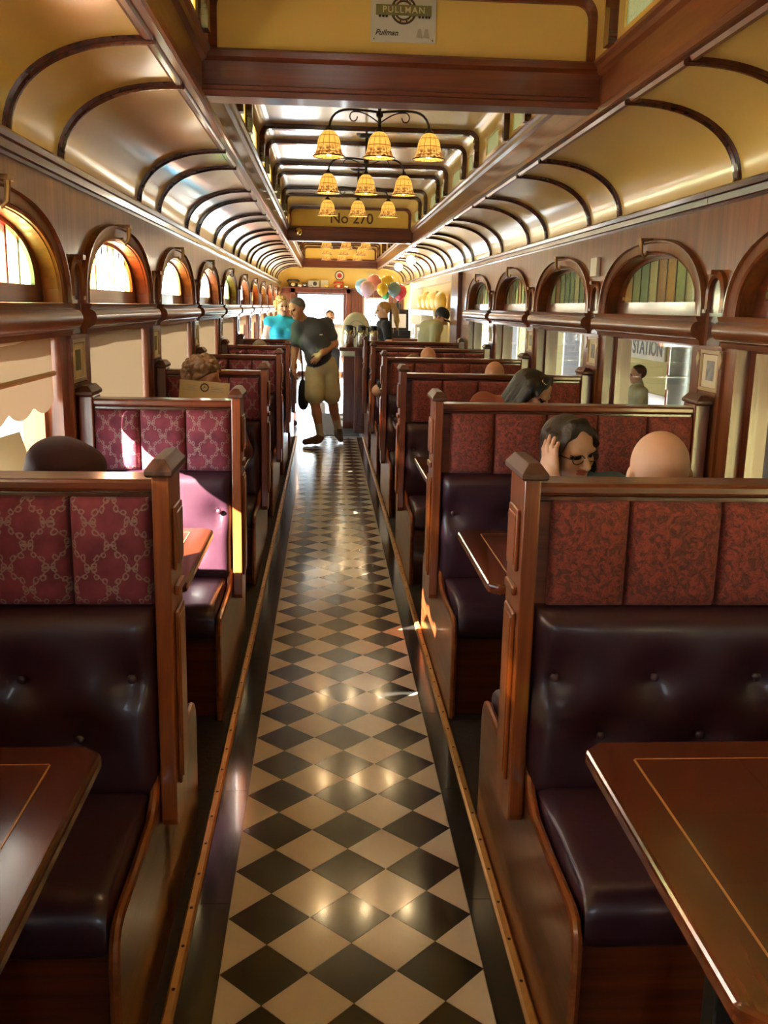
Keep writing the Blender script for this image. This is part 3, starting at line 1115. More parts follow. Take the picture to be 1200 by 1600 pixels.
# cross beams with bulkhead panels
for yb, y_th, txt in ((4.2, 0.14, 0), (13.0, 0.14, 1), (21.75, 0.12, 2)):
    prof = [(yb, 2.424), (yb + y_th, 2.424), (yb + y_th, 2.615), (yb + 0.02, 2.615), (yb + 0.006, 2.605), (yb + 0.006, 2.580), (yb + 0.022, 2.565), (yb + 0.022, 2.475), (yb + 0.012, 2.470), (yb + 0.012, 2.455), (yb, 2.448)]
    mb = MB().prism(prof, 'x', SI_X - 0.005, mx(SI_X) + 0.005)
    mb.build('cross_beam', 'mahogany_X', ceiling)
    MB().box(CL_X, mx(CL_X), yb + 0.05, yb + 0.08, 2.61, CL_Z1 - 0.002).build('bulkhead_panel', 'cream_flat', ceiling)
    # wooden surround of the panel with rounded upper corners
    o_ = [(CL_X + 0.0, 2.61), (CL_X, CL_Z1 - 0.004), (mx(CL_X), CL_Z1 - 0.004), (mx(CL_X), 2.61)]
    ri = 0.06
    n_ = []
    for q in [(CL_X + 0.035, 2.61), (CL_X + 0.035, CL_Z1 - 0.04 - ri)]:
        n_.append(q)
    for i in range(1, 7):
        a = math.pi / 2 * i / 6
        n_.append((CL_X + 0.035 + ri - ri * math.cos(a), CL_Z1 - 0.04 - ri + ri * math.sin(a)))
    n_ = n_ + [(mx(x), z) for x, z in n_[::-1]]
    out_ = []
    for i, q in enumerate(n_):
        if i == 0:
            out_.append((CL_X, 2.61))
        elif i == len(n_) - 1:
            out_.append((mx(CL_X), 2.61))
        elif i < len(n_) // 2:
            t = i / (len(n_) // 2 - 1)
            out_.append((CL_X, 2.61 + (CL_Z1 - 0.004 - 2.61) * min(1, t * 2)) if t < 0.5 else (CL_X + (q[0] - CL_X) * (t - 0.5) * 2, CL_Z1 - 0.004))
        else:
            j = len(n_) - 1 - i
            t = j / (len(n_) // 2 - 1)
            out_.append((mx(CL_X), 2.61 + (CL_Z1 - 0.004 - 2.61) * min(1, t * 2)) if t < 0.5 else (mx(CL_X + (n_[j][0] - CL_X) * (t - 0.5) * 2), CL_Z1 - 0.004))
    MB().loft([[(a[0], yb + 0.03, a[1]), (b[0], yb + 0.03, b[1]), (b[0], yb + 0.052, b[1]), (a[0], yb + 0.052, a[1])] for a, b in zip(out_, n_)]).build('panel_surround', 'mahogany_X', ceiling)
# lettering on the second bulkhead
put('bulkhead_lettering', text_mesh('No 270', 0.185, 'ink_brown', 0.0015, bold=0.002), ceiling, (XC + 0.02, 13.047, 2.72), (math.pi / 2, 0, 0))

# ---- end wall (far) with a glazed door opening, a window, a shelf and cream wall above
WE = MB()
yE = Y1 - 0.02


def wallrect(x0, x1, z0, z1):
    WE.box(x0, x1, yE, yE + 0.10, z0, z1)


wallrect(XL - 0.1, -0.76, 0, 1.98)
wallrect(0.39, 0.78, 0, 1.98)
wallrect(1.36, XR + 0.16, 0, 1.98)
wallrect(-0.76, 0.39, 1.88, 1.98)
wallrect(0.78, 1.36, 1.80, 1.98)
wallrect(0.78, 1.36, 0, 0.95)
wall_end = struct(WE.build('wall_end', 'mahogany_Z'), 'far end wall of the car in mahogany with cream above')
MB().box(XL - 0.1, XR + 0.16, yE, yE + 0.1, 1.98, CL_Z1).build('upper_wall', 'cream_flat', wall_end)
for a, b, c, d in ((-0.86, -0.76, 0, 1.97), (0.39, 0.49, 0, 1.97), (-0.86, 0.49, 1.87, 1.97)):
    MB().box(a, b, yE - 0.05, yE, c, d).build('door_casing', 'mahogany_Z', wall_end, bevel=0.008)
MB().box(-1.05, 0.60, yE - 0.16, yE, 1.972, 1.992).build('shelf', 'mahogany_X', wall_end, bevel=0.004)
for a in (0.53, 0.61, 0.69):
    MB().box(a, a + 0.06, yE - 0.018, yE, 0.1, 1.95).build('wall_moulding', 'mahogany_Z', wall_end, bevel=0.006)
door = struct(MB().box(-0.76, -0.70, yE + 0.03, yE + 0.07, 0, 1.88).box(0.33, 0.39, yE + 0.03, yE + 0.07, 0, 1.88).box(-0.70, 0.33, yE + 0.03, yE + 0.07, 0, 0.12).box(-0.70, 0.33, yE + 0.03, yE + 0.07, 1.84, 1.88).build('door_1', 'mahogany_Z'), 'glazed end door flooded with daylight')
MB().box(-0.70, 0.33, yE + 0.048, yE + 0.052, 0.12, 1.84).build('pane', 'clear_glass', door)
nw += 1
wi2 = MB()
for a, b, c, d in ((0.78, 0.82, 0.95, 1.80), (1.32, 1.36, 0.95, 1.80), (0.82, 1.32, 0.95, 1.0), (0.82, 1.32, 1.76, 1.80), (1.05, 1.08, 1.0, 1.76), (0.82, 1.32, 1.38, 1.41)):
    wi2.box(a, b, yE + 0.03, yE + 0.07, c, d)
win2 = struct(wi2.build('window_%d' % nw, 'chrome_white'), 'bright small end window with white glazing bars')
for a in (0.82, 1.08):
    for c, d in ((1.0, 1.38), (1.41, 1.76)):
        MB().box(a, a + 0.24, yE + 0.048, yE + 0.052, c, d).build('pane', 'clear_glass', win2)
# cove-end moulding against the end wall
# back wall behind the viewer
wb = struct(MB().box(XL - 0.16, -0.35, Y0 - 0.1, Y0, -0.1, 2.98).box(0.45, XR + 0.16, Y0 - 0.1, Y0, -0.1, 2.98).box(-0.35, 0.45, Y0 - 0.1, Y0, 2.0, 2.98).build('wall_back', 'mahogany_Z'), 'mahogany end wall behind the first booths')
dr = struct(MB().box(-0.35, 0.45, Y0 - 0.07, Y0 - 0.03, -0.1, 1.0).box(-0.35, -0.25, Y0 - 0.07, Y0 - 0.03, 1.0, 2.0).box(0.35, 0.45, Y0 - 0.07, Y0 - 0.03, 1.0, 2.0).box(-0.25, 0.35, Y0 - 0.07, Y0 - 0.03, 1.85, 2.0).build('door_2', 'mahogany_dark_Z'), 'half glazed mahogany end door')
MB().box(-0.25, 0.35, Y0 - 0.052, Y0 - 0.048, 1.0, 1.85).build('pane', 'clear_glass', dr)

# ---- weather roof over the car
rf = struct(MB().box(CL_X - 0.22, mx(CL_X) + 0.22, Y0 - 0.4, Y1 + 0.4, CL_Z1 + 0.03, CL_Z1 + 0.13).build('roof', 'roof_dark', bevel=0.03), 'outer clerestory roof of the car')
# ---- outdoors
grd = struct(MB().add([(-80, -60, -1.2), (80, -60, -1.2), (80, 120, -1.2), (-80, 120, -1.2)], [(0, 1, 2, 3)]).build('ground', 'asphalt'), 'pale pavement outside the car')

# ================================================================== BOOTHS
def pillow(x0, x1, z0, z1, s, yb, t, nx, nz, edge=0.03, tufts=(), crown=0.0, tr=0.07, td=0.03):
    """padded panel on a back facing s*y: flat rear, swelling front with rounded edges and tuft dips"""
    mb = MB()
    vs, fs = [], []
    for j in range(nz + 1):
        for i in range(nx + 1):
            # cluster samples near the edges
            u = 0.5 - 0.5 * math.cos(math.pi * i / nx)
            w_ = 0.5 - 0.5 * math.cos(math.pi * j / nz)
            x = x0 + (x1 - x0) * u
            z = z0 + (z1 - z0) * w_
            d = min(x - x0, x1 - x)
            e = min(z - z0, z1 - z)
            h = 1.0
            for q in (d, e):
                if q < edge:
                    r = 1 - q / edge
                    h *= math.sqrt(max(0.0, 1 - r * r))
            h = t * (0.25 + 0.75 * h) + crown * math.sin(math.pi * u) * math.sin(math.pi * w_)
            for (tx, tz) in tufts:
                rr = math.hypot(x - tx, z - tz)
                h -= td * math.exp(-(rr / tr) ** 2)
                # crease running down from the button
                if 0 < tz - z < 0.10 and td > 0.01:
                    h -= 0.25 * td * math.exp(-((x - tx) / 0.012) ** 2) * (1 - (tz - z) / 0.10)
            vs.append((x, s * (yb + max(0.004, h)), z))
    W_ = nx + 1
    for j in range(nz):
        for i in range(nx):
            a = j * W_ + i
            fs.append((a, a + 1, a + 1 + W_, a + W_))
    n0 = len(vs)
    rim = [i for i in range(W_)] + [j * W_ + nx for j in range(1, nz + 1)] + [nz * W_ + i for i in range(nx - 1, -1, -1)] + [j * W_ for j in range(nz - 1, 0, -1)]
    for k in rim:
        vs.append((vs[k][0], s * yb, vs[k][2]))
    m = len(rim)
    for k in range(m):
        fs.append((rim[k], n0 + k, n0 + (k + 1) % m, rim[(k + 1) % m]))
    fs.append(tuple(range(n0, n0 + m)))
    mb.add(vs, fs)
    return mb


def cap_mesh(cx, cy, z, hx=0.055, hy=0.072):
    mb = MB()

    def ring(ax, ay, zz):
        return [(cx - ax, cy - ay, zz), (cx + ax, cy - ay, zz), (cx + ax, cy + ay, zz), (cx - ax, cy + ay, zz)]
    mb.loft([ring(hx * 0.84, hy * 0.94, z), ring(hx, hy, z + 0.005), ring(hx, hy, z + 0.016), ring(hx * 0.42, hy * 0.82, z + 0.040)])
    return mb


def make_bench(side, label):
    """double-sided booth bench; origin on the floor under the back"""
    sg = 1 if side == 'R' else -1
    if side == 'R':
        xa, xw, xp0, xp1, xs0, xs1 = 0.420, 1.50, 0.380, 0.417, 0.419, 0.442
        fab = 'fabric_other_light'
        divs = [0.452, 0.640, 0.862, 1.084, 1.300, 1.498]
        bx = [0.472, 0.715, 0.965, 1.215, 1.455]
        bx2 = [0.595, 0.84, 1.09, 1.335]
    else:
        xa, xw, xp0, xp1, xs0, xs1 = -0.465, -1.03, -0.425, -0.463, -0.465, -0.488
        fab = 'fabric_trellis'
        divs = [-0.470, -0.655, -0.842, -1.028]
        bx = [-0.518, -0.767, -1.0]
        bx2 = [-0.643, -0.885]
    root = thing('booth_bench', label, 'bench', group='double-sided booth benches in two rows')

    def bxx(mb, a, b, *r):
        return mb.box(min(a, b), max(a, b), *r)
    bxx(MB(), xa, xw, -0.034, 0.034, 0.05, 1.175).build('back_board', 'mahogany_X', root)
    bxx(MB(), xp1 - sg * 0.01, xw + sg * 0.01, -0.055, 0.055, 1.170, 1.199).build('top_rail', 'mahogany_X', root, bevel=0.008)
    bxx(MB(), xp1 - sg * 0.01, xw, -0.045, 0.045, 1.154, 1.170).build('rail_moulding', 'mahogany_dark_X', root, bevel=0.004)
    # aisle post with rounded foot
    pm = MB()
    prof = [(-0.084, 0.372), (-0.074, 0.352), (-0.045, 0.342), (0.045, 0.342), (0.074, 0.352), (0.084, 0.372), (0.084, 1.214), (-0.084, 1.214)]
    pm.prism(prof, 'x', min(xp0, xp1), max(xp0, xp1))
    post = pm.build('post', 'post_wood_Z', root, bevel=0.004)
    cap_mesh((xp0 + xp1) / 2, 0, 1.212, 0.031, 0.106).build('cap', 'cap_wood', post, bevel=0.002)
    for za, zb in ((0.985, 1.135), (0.45, 0.885)):
        bxx(MB(), xp0, xp0 - sg * 0.009, -0.052, 0.052, za, zb).build('applied_panel', 'post_wood_Z', post, bevel=0.004)
        bxx(MB(), xp0, xp0 - sg * 0.012, -0.040, 0.040, za + 0.014, zb - 0.014).build('raised_field', 'post_wood_Z', post, bevel=0.003)
    bxx(MB(), xp0, xp0 - sg * 0.012, -0.048, 0.048, 0.925, 0.948).build('applied_bar', 'post_wood_Y', post, bevel=0.004)
    # wall-side post
    wx0, wx1 = (1.495, 1.56) if side == 'R' else (-1.085, -1.025)
    wp = MB().box(wx0, wx1, -0.07, 0.07, 0.0, 1.212).build('wall_post', 'mahogany_Z', root, bevel=0.006)
    cap_mesh((wx0 + wx1) / 2, 0, 1.212, 0.034, 0.09).build('cap', 'cap_wood', wp, bevel=0.002)
    # aisle side panel shaped to the seat
    half = [(0.555, 0.0), (0.555, 0.33), (0.548, 0.372), (0.530, 0.396), (0.500, 0.405), (0.30, 0.402), (0.16, 0.408), (0.10, 0.44), (0.055, 0.50)]
    poly = half + [(-y, z) for y, z in half[::-1]]
    sp = MB().prism(poly, 'x', min(xs0, xs1), max(xs0, xs1)).build('side_panel', 'mahogany_Y', root)
    rims = MB()
    for s in (1, -1):
        rims.tube([((xs0 + xs1) / 2, s * y, z) for y, z in [(0.555, 0.012)] + half[1:]], 0.0115, 8)
    rims.build('edge_moulding', 'post_wood_Y', sp, smooth=True)
    for s in (-1, 1):
        for a, b in zip(divs[:-1], divs[1:]):
            lo, hi = sorted((a, b))
            pillow(lo + 0.002, hi - 0.002, 0.902, 1.158, s, 0.034, 0.040, 10, 10, edge=0.032, crown=0.006).build('back_pad', fab, root, smooth=True)
        lo, hi = sorted((xa, xw))
        tf = [(x, 0.738) for x in bx] + [(x, 0.588) for x in bx2]
        lc = pillow(lo, hi, 0.425, 0.903, s, 0.034, 0.075, 56 if side == 'R' else 34, 30, edge=0.045, tufts=tf, crown=0.012, tr=0.055, td=0.030).build('back_cushion', 'leather' if side == 'R' else 'leather_l', root, smooth=True)
        for (x, z) in tf:
            MB().sphere((x, s * 0.096, z), (0.012, 0.008, 0.012), 10, 6).build('button', 'leather' if side == 'R' else 'leather_l', lc, smooth=True)
        # seat cushion: rounded slab
        sc = MB()
        pr_ = []
        y0, y1, z0, z1, r = 0.06, 0.545, 0.325, 0.462, 0.058
        for (cy, cz, a0) in ((y1 - r, z1 - r, 90), (y1 - r * 0.7, z0 + r * 0.7, 0)):
            rr = r if a0 == 90 else r * 0.7
            for i in range(7):
                a = math.radians(a0 - 15 * i)
                pr_.append((cy + rr * math.cos(a), cz + rr * math.sin(a)))
        pr_ = [(y0, z1 - 0.01)] + [(0.3, z1 + 0.006)] + pr_ + [(y0, z0)]
        lo_, hi_ = (0.446, hi) if side == 'R' else (lo, -0.492)
        ins = [(lo_ + 0.000, 0.80), (lo_ + 0.008, 0.93), (lo_ + 0.03, 1.0), (hi_ - 0.03, 1.0), (hi_ - 0.008, 0.93), (hi_, 0.80)]
        rings = []
        cyy, czz = 0.3, 0.39
        for (x, k) in ins:
            rings.append([(x, s * (cyy + (y - cyy) * (0.96 + 0.04 * k if True else 1)), czz + (z - czz) * k) for y, z in pr_])
        sc.loft(rings)
        sc.build('seat_cushion', 'leather' if side == 'R' else 'leather_l', root, smooth=True)
        bxx(MB(), xs1, xw, min(s * 0.034, s * 0.50), max(s * 0.034, s * 0.50), 0.0, 0.328).build('seat_base', 'mahogany_X', root)
    return root


M['leather_l'] = M['leather']
ORD = ['sixth', 'fifth', 'fourth', 'third', 'second', 'first']
for side, rowname, look in (('R', 'clear-window side', 'plum leather booth bench with red mottled pads'), ('L', 'shaded-window side', 'plum leather booth bench with burgundy trellis pads')):
    proto = None
    for k in range(6):
        lab = '%s, %s from the carafe counter, %s' % (look, ORD[k], rowname)
        if proto is None:
            proto = make_bench(side, lab)
            proto.location = (0, PIL[k], 0)
            index_tree(proto)
        else:
            copy_tree(proto, (0, PIL[k], 0), lab)

# ---- tables


def make_table(side, label):
    if side == 'R':
        x0, x1 = 0.437, 1.55
        nxb = 5
    else:
        x0, x1 = -1.075, -0.497
        nxb = 2
    hw, zt = 0.385, 0.752
    root = thing('booth_table', label, 'table', group='polished booth tables')
    # top slab with cut corners at the aisle end
    c = 0.035
    if side == 'R':
        poly = [(x1, -hw), (x1, hw), (x0 + c, hw), (x0, hw - c), (x0, -hw + c), (x0 + c, -hw)]
        ix0, ix1 = x0 + 0.085, x1 - 0.02
    else:
        poly = [(x0, hw), (x0, -hw), (x1 - c, -hw), (x1, -hw + c), (x1, hw - c), (x1 - c, hw)]
        ix0, ix1 = x0 + 0.02, x1 - 0.085
    top = MB().prism(poly, 'z', zt - 0.036, zt - 0.002).build('tabletop', 'table_wood_Y', root, bevel=0.010, seg=3)
    iy = hw - 0.085
    # inlaid stringing line
    il = MB()
    w_ = 0.0035
    if side == 'R':
        segs = [(ix0 - w_, ix0, -iy, iy), (ix0, ix1, iy, iy + w_), (ix0, ix1, -iy - w_, -iy)]
    else:
        segs = [(ix1, ix1 + w_, -iy, iy), (ix0, ix1, iy, iy + w_), (ix0, ix1, -iy - w_, -iy)]
    for a, b, cc, d in segs:
        il.box(a, b, cc, d, zt - 0.004, zt - 0.0004)
    il.build('inlay_line', 'inlay', top)
    bwx = (ix1 - ix0) / nxb
    nyb = 3
    bwy = 2 * iy / nyb
    mes = {a: MB().box(0.0003, bwx - 0.0003, 0.0003, bwy - 0.0003, -0.003, 0).mesh('veneer_panel', 'table_wood_' + a) for a in 'XY'}
    for i in range(nxb):
        for j in range(nyb):
            put('veneer_panel', mes['XY'[(i + j) % 2]], top, (ix0 + i * bwx, -iy + j * bwy, zt - 0.0004))
    lx = x0 + 0.16 if side == 'R' else x1 - 0.14
    MB().box(lx - 0.025, lx + 0.025, -0.025, 0.025, 0.012, zt - 0.036).build('leg', 'black_plastic', root, bevel=0.004)
    MB().box(lx - 0.05, lx + 0.05, -0.20, 0.20, 0.004, 0.022).build('foot', 'black_plastic', root, bevel=0.006)
    MB().box(lx - 0.03, lx + 0.03, -0.2, 0.2, zt - 0.06, zt - 0.036).build('bracket', 'black_plastic', root)
    wx = x1 if side == 'R' else x0
    MB().box(wx - 0.02, wx + 0.02, -0.3, 0.3, zt - 0.08, zt - 0.036).build('wall_cleat', 'mahogany_Y', root)
    return root


TBL = [1.36 + P * k for k in range(-1, 5)]
TBL = [1.345, 3.19, 5.02, 6.85, 8.68, 10.51]
for side, rn in (('R', 'clear-window side'), ('L', 'shaded-window side')):
    proto = None
    for k, y in enumerate(TBL):
        lab = 'polished %s mahogany table with inlaid border, %s from the carafe counter, %s' % ('wide' if side == 'R' else 'narrow', ORD[k], rn)
        if proto is None:
            proto = make_table(side, lab)
            proto.location = (0, y, 0)
            index_tree(proto)
        else:
            copy_tree(proto, (0, y, 0), lab)

# ---- roller shades on the sunny side


def shade(yc, zbot, label, scallop=True):
    n = 48
    hw = 0.655
    x = XL - 0.03
    root = thing('roller_shade', label, 'window shade', (x, yc, zbot), group='cream roller shades')
    vs, fs = [], []
    for i in range(n + 1):
        t = i / n
        y = -hw + 2 * hw * t
        ph = t * 5
        sc = 0.038 * abs(math.sin(math.pi * ph)) ** 0.7
        zb = -0.0 - sc + 0.03
        for j, z in enumerate((zb, 0.13, 0.13, 1.462 - zbot)):
            xx = (0.0, 0.0, 0.0, 0.0)[j] + 0.004 * math.sin(t * 9)
            vs.append((xx, y, z))
    for i in range(n):
        for j in (0, 2):
            a = i * 4 + j
            fs.append((a, a + 4, a + 5, a + 1))
    cl = MB().add(vs, fs).build('shade_cloth', 'shade_cloth', root, smooth=True)
    MB().tube([(0.008, -hw, 0.13), (0.008, hw, 0.13)], 0.010, 8).build('hem_bar', 'shade_cloth', root, smooth=True)
    MB().tube([(-0.012, -hw - 0.02, 1.448 - zbot), (-0.012, hw + 0.02, 1.448 - zbot)], 0.014, 10).build('roller', 'white_plastic', root, smooth=True)


for i, yc in enumerate(walls['L'][2]):
    if yc < -2:
        shade(yc, 0.82, 'fully lowered cream roller shade next to the back wall')
    elif yc < 1:
        shade(yc, 0.82, 'fully lowered cream roller shade one window from the back wall')
    elif abs(yc - 3.10) < 0.1:
        shade(yc, 1.185, 'half-raised cream roller shade with scalloped hem above the maroon cap')
    elif yc < 3:
        shade(yc, 0.81, 'fully lowered cream roller shade over the sixth narrow table')
    elif yc > 11.5:
        shade(yc, 1.33, 'rolled-up cream roller shade at the far end, %s past the lowered ones' % ['first', 'second', 'third', 'fourth', 'fifth', 'sixth'][i - 8])
    elif yc < 21:
        nth = ['behind the curly-haired reader\'s bench', 'second past the half-raised one', 'third past the half-raised one', 'fourth past the half-raised one', 'fifth past the half-raised one', 'sixth past the half-raised one', 'seventh past the half-raised one', 'eighth past the half-raised one', 'ninth past the half-raised one'][i - 4]
        shade(yc, 0.84, 'fully lowered cream roller shade, %s' % (nth if i > 4 else 'first past the half-raised one'))

# ---- framed pictures on the pillars


def picture(side, y, label, prt, w_=0.20, h_=0.175, zc=1.352):
    X = side_map(side)
    sgn = 1 if side == 'L' else -1
    root = thing('framed_picture', label, 'picture', (X(0.001), y, zc), group='small framed pictures on the window pillars')
    fr = MB()
    b = 0.016
    x0, x1 = sorted((0, sgn * 0.014))
    for a, c, d, e in ((-w_ / 2, w_ / 2, h_ / 2 - b, h_ / 2), (-w_ / 2, w_ / 2, -h_ / 2, -h_ / 2 + b), (-w_ / 2, -w_ / 2 + b, -h_ / 2 + b, h_ / 2 - b), (w_ / 2 - b, w_ / 2, -h_ / 2 + b, h_ / 2 - b)):
        fr.box(x0, x1, a, c, d, e)
    fr.build('frame', 'frame_pale', root, bevel=0.002)
    x0, x1 = sorted((0, sgn * 0.005))
    MB().box(x0, x1, -w_ / 2 + b, w_ / 2 - b, -h_ / 2 + b, h_ / 2 - b).build('mat_board', 'mat_board', root)
    x0, x1 = sorted((sgn * 0.005, sgn * 0.006))
    MB().box(x0, x1, -0.042, 0.042, -0.042, 0.042).build('print', prt, root)


for k, nm in ((1, 'between the STATION window and the next window'), (2, 'second along past the STATION window'), (3, 'third along past the STATION window'), (4, 'fourth along past the STATION window')):
    picture('R', PIL[k], 'small pale-framed grey print on the mahogany pillar ' + nm, 'print_grey')
for k, nm in ((1, 'first past the maroon cap'), (2, 'second along past the maroon cap'), (3, 'third along past the maroon cap'), (4, 'fourth along past the maroon cap'), (5, 'fifth along past the maroon cap')):
    picture('L', PIL[k], 'small framed green print on a pillar between shaded windows, ' + nm, 'print_green')
tag(MB().box(XR - 0.028, XR - 0.0005, 5.82, 5.95, 1.80, 1.912).build('thermostat', 'white_plastic', bevel=0.004), 'small off-white plastic box on the wall between two arched windows', 'thermostat')

# ================================================================== CHANDELIERS


def make_chandelier(label):
    root = thing('chandelier', label, 'chandelier', (XC - 0.015, 0, CL_Z1), group='three-shade stained glass chandeliers')
    zt = -0.002
    MB().lathe([(0.0, -0.03), (0.05, -0.03), (0.075, -0.012), (0.08, 0.0)], 20, (0, 0, zt)).build('canopy', 'dark_metal', root, smooth=True)
    dz = 2.50 - CL_Z1                      # shade centre
    stem = MB().tube([(0, 0, zt - 0.02), (0, 0, dz + 0.10)], 0.010, 10)
    stem.lathe([(0.008, 0.0), (0.02, 0.012), (0.02, 0.03), (0.008, 0.045)], 12, (0, 0, dz + 0.15))
    stem.build('stem', 'dark_metal', root, smooth=True)
    for sg in (-1, 1):
        pts = [(0, 0, dz + 0.185)]
        for i in range(1, 13):
            t = i / 12
            pts.append((sg * 0.29 * (1 - (1 - t) ** 1.5) if True else 0, 0, dz + 0.185 + 0.012 * math.sin(math.pi * t) - 0.095 * t ** 5))
        arm = MB().tube(pts, 0.007, 8).build('arm', 'dark_metal', root, smooth=True)
        sc = [(0, 0, dz + 0.125)]
        for i in range(1, 10):
            t = i / 9
            sc.append((sg * 0.15 * t, 0, dz + 0.125 + 0.06 * math.sin(math.pi * 0.55 * t)))
        for i in range(1, 10):
            a = math.pi * 1.5 * i / 9
            sc.append((sg * (0.15 + 0.022 * math.sin(a)), 0, dz + 0.125 + 0.059 - 0.026 + 0.026 * math.cos(a)))
        MB().tube(sc, 0.004, 6).build('scroll', 'dark_metal', root, smooth=True)
    for x in (-0.29, 0, 0.29):
        prof = [(0.022, 0.078), (0.034, 0.072), (0.052, 0.052), (0.064, 0.022), (0.070, -0.012), (0.077, -0.040), (0.090, -0.060), (0.093, -0.064)]
        sh = MB().lathe(prof + [(r - 0.004, z) for r, z in prof[::-1]], 24, (0, 0, 0), caps=False)
        sho = sh.build('lamp_shade', 'lamp_glass', root, (x, 0, dz), smooth=True)
        MB().tube([(0.0925 * math.cos(a), 0.0925 * math.sin(a), -0.064) for a in [2 * math.pi * i / 24 for i in range(25)]], 0.0035, 6).build('rim', 'dark_metal', sho, smooth=True)
        MB().lathe([(0.024, 0.072), (0.026, 0.085), (0.016, 0.094), (0.010, 0.104)], 14).build('socket_cap', 'dark_metal', sho, smooth=True)
        MB().sphere((0, 0, -0.03), (0.024, 0.024, 0.03), 12, 8).build('bulb', 'bulb', sho, smooth=True)
    return root


CH = [2.12, 5.80, 7.62, 9.45, 14.6, 16.5, 18.4]
CHN = ['first before the sign board beam', 'nearest to the sign board beam', 'middle of three by the No 270 board', 'closest to the No 270 board', 'first beyond the No 270 board', 'second beyond the No 270 board', 'third beyond the No 270 board']
proto = None
for y, n_ in zip(CH, CHN):
    lab = 'dark iron chandelier with three amber leaded shades, ' + n_
    if proto is None:
        proto = make_chandelier(lab)
        proto.location.y = y
        index_tree(proto)
    else:
        copy_tree(proto, (XC - 0.015, y, CL_Z1), lab)
tag(MB().sphere((-0.43, 12.95, 2.535), 0.05, 16, 12).build('mirror_globe', 'brass_shiny', smooth=True), 'small round mirrored globe on the beam under No 270', 'globe')

# ---- enamel sign on the near bulkhead
sg_ = thing('sign_board', 'cream sign board lettered PULLMAN on the bulkhead panel', 'sign', (0.235, 4.248, 2.665))
MB().box(-0.135, 0.135, -0.004, 0.0, 0.0, 0.205).build('board', 'sign_white', sg_, bevel=0.002)
ring = MB()
cz = 0.123
for (ri, ro, mt, yy, nm) in ((0.032, 0.054, 'ink', -0.0052, 'ring'), (0.0365, 0.0485, 'ink_brown', -0.0056, 'ring_band')):
    mb = MB()
    rings = []
    for i in range(41):
        a = 2 * math.pi * i / 40
        rings.append([(ri * math.cos(a), -0.004, cz + ri * math.sin(a)), (ri * math.cos(a), yy, cz + ri * math.sin(a)), (ro * math.cos(a), yy, cz + ro * math.sin(a)), (ro * math.cos(a), -0.004, cz + ro * math.sin(a))])
    mb.loft(rings, caps=False)
    mb.build(nm, mt, sg_)
mb = MB()
for s in (1, -1):                                       # small unreadable lettering round the ring
    for i in range(-6, 7):
        a = s * math.pi / 2 + i * 0.155
        if i in (-2, 2):
            continue
        c_, s__ = math.cos(a), math.sin(a)
        x, z = 0.0425 * c_, cz + 0.0425 * s__
        mb.box(x - 0.002, x + 0.002, -0.0062, -0.0055, z - 0.0035, z + 0.0035)
mb.build('ring_lettering', 'sign_cream', sg_)['kind'] = 'stuff'
bar = MB().box(-0.115, 0.115, -0.0085, -0.004, cz - 0.020, cz + 0.020)
bar.build('name_bar', 'sign_green', sg_)
put('name_lettering', text_mesh('PULLMAN', 0.034, 'sign_cream', 0.0006, bold=0.0004, space=1.25), sg_, (0, -0.0092, cz), (math.pi / 2, 0, 0))
mb = MB()
for x in (-0.098, -0.084, -0.070, 0.066, 0.080, 0.094, 0.106):
    mb.lathe([(0.0055, -0.001), (0.0055, 0.001)], 10, (x, 0, 0))
tm = MB()
for (x, y, z) in mb.v:
    tm.v.append((x, -0.0055 + z, cz - 0.0235 + y))
tm.f = mb.f
tm.build('bar_studs', 'ink', sg_)
put('script_lettering', text_mesh('Pullman', 0.030, 'ink', 0.0006, shear=0.35, bold=0.0006), sg_, (-0.07, -0.0048, 0.036), (math.pi / 2, 0, 0))
mb = MB()
for x in (0.068, 0.096):
    mb.prism([(x - 0.014, 0.022), (x + 0.014, 0.018), (x + 0.006, 0.055), (x - 0.006, 0.055)], 'y', -0.0048, -0.004)
mb.build('faded_emblem', 'ink_pale', sg_)
for x in (-0.122, 0.122):
    for z in (0.012, 0.193):
        MB().sphere((x, -0.005, z), (0.004, 0.003, 0.004), 8, 6).build('screw', 'steel', sg_)

# ================================================================== PEOPLE (smooth-union bodies meshed as one surface)


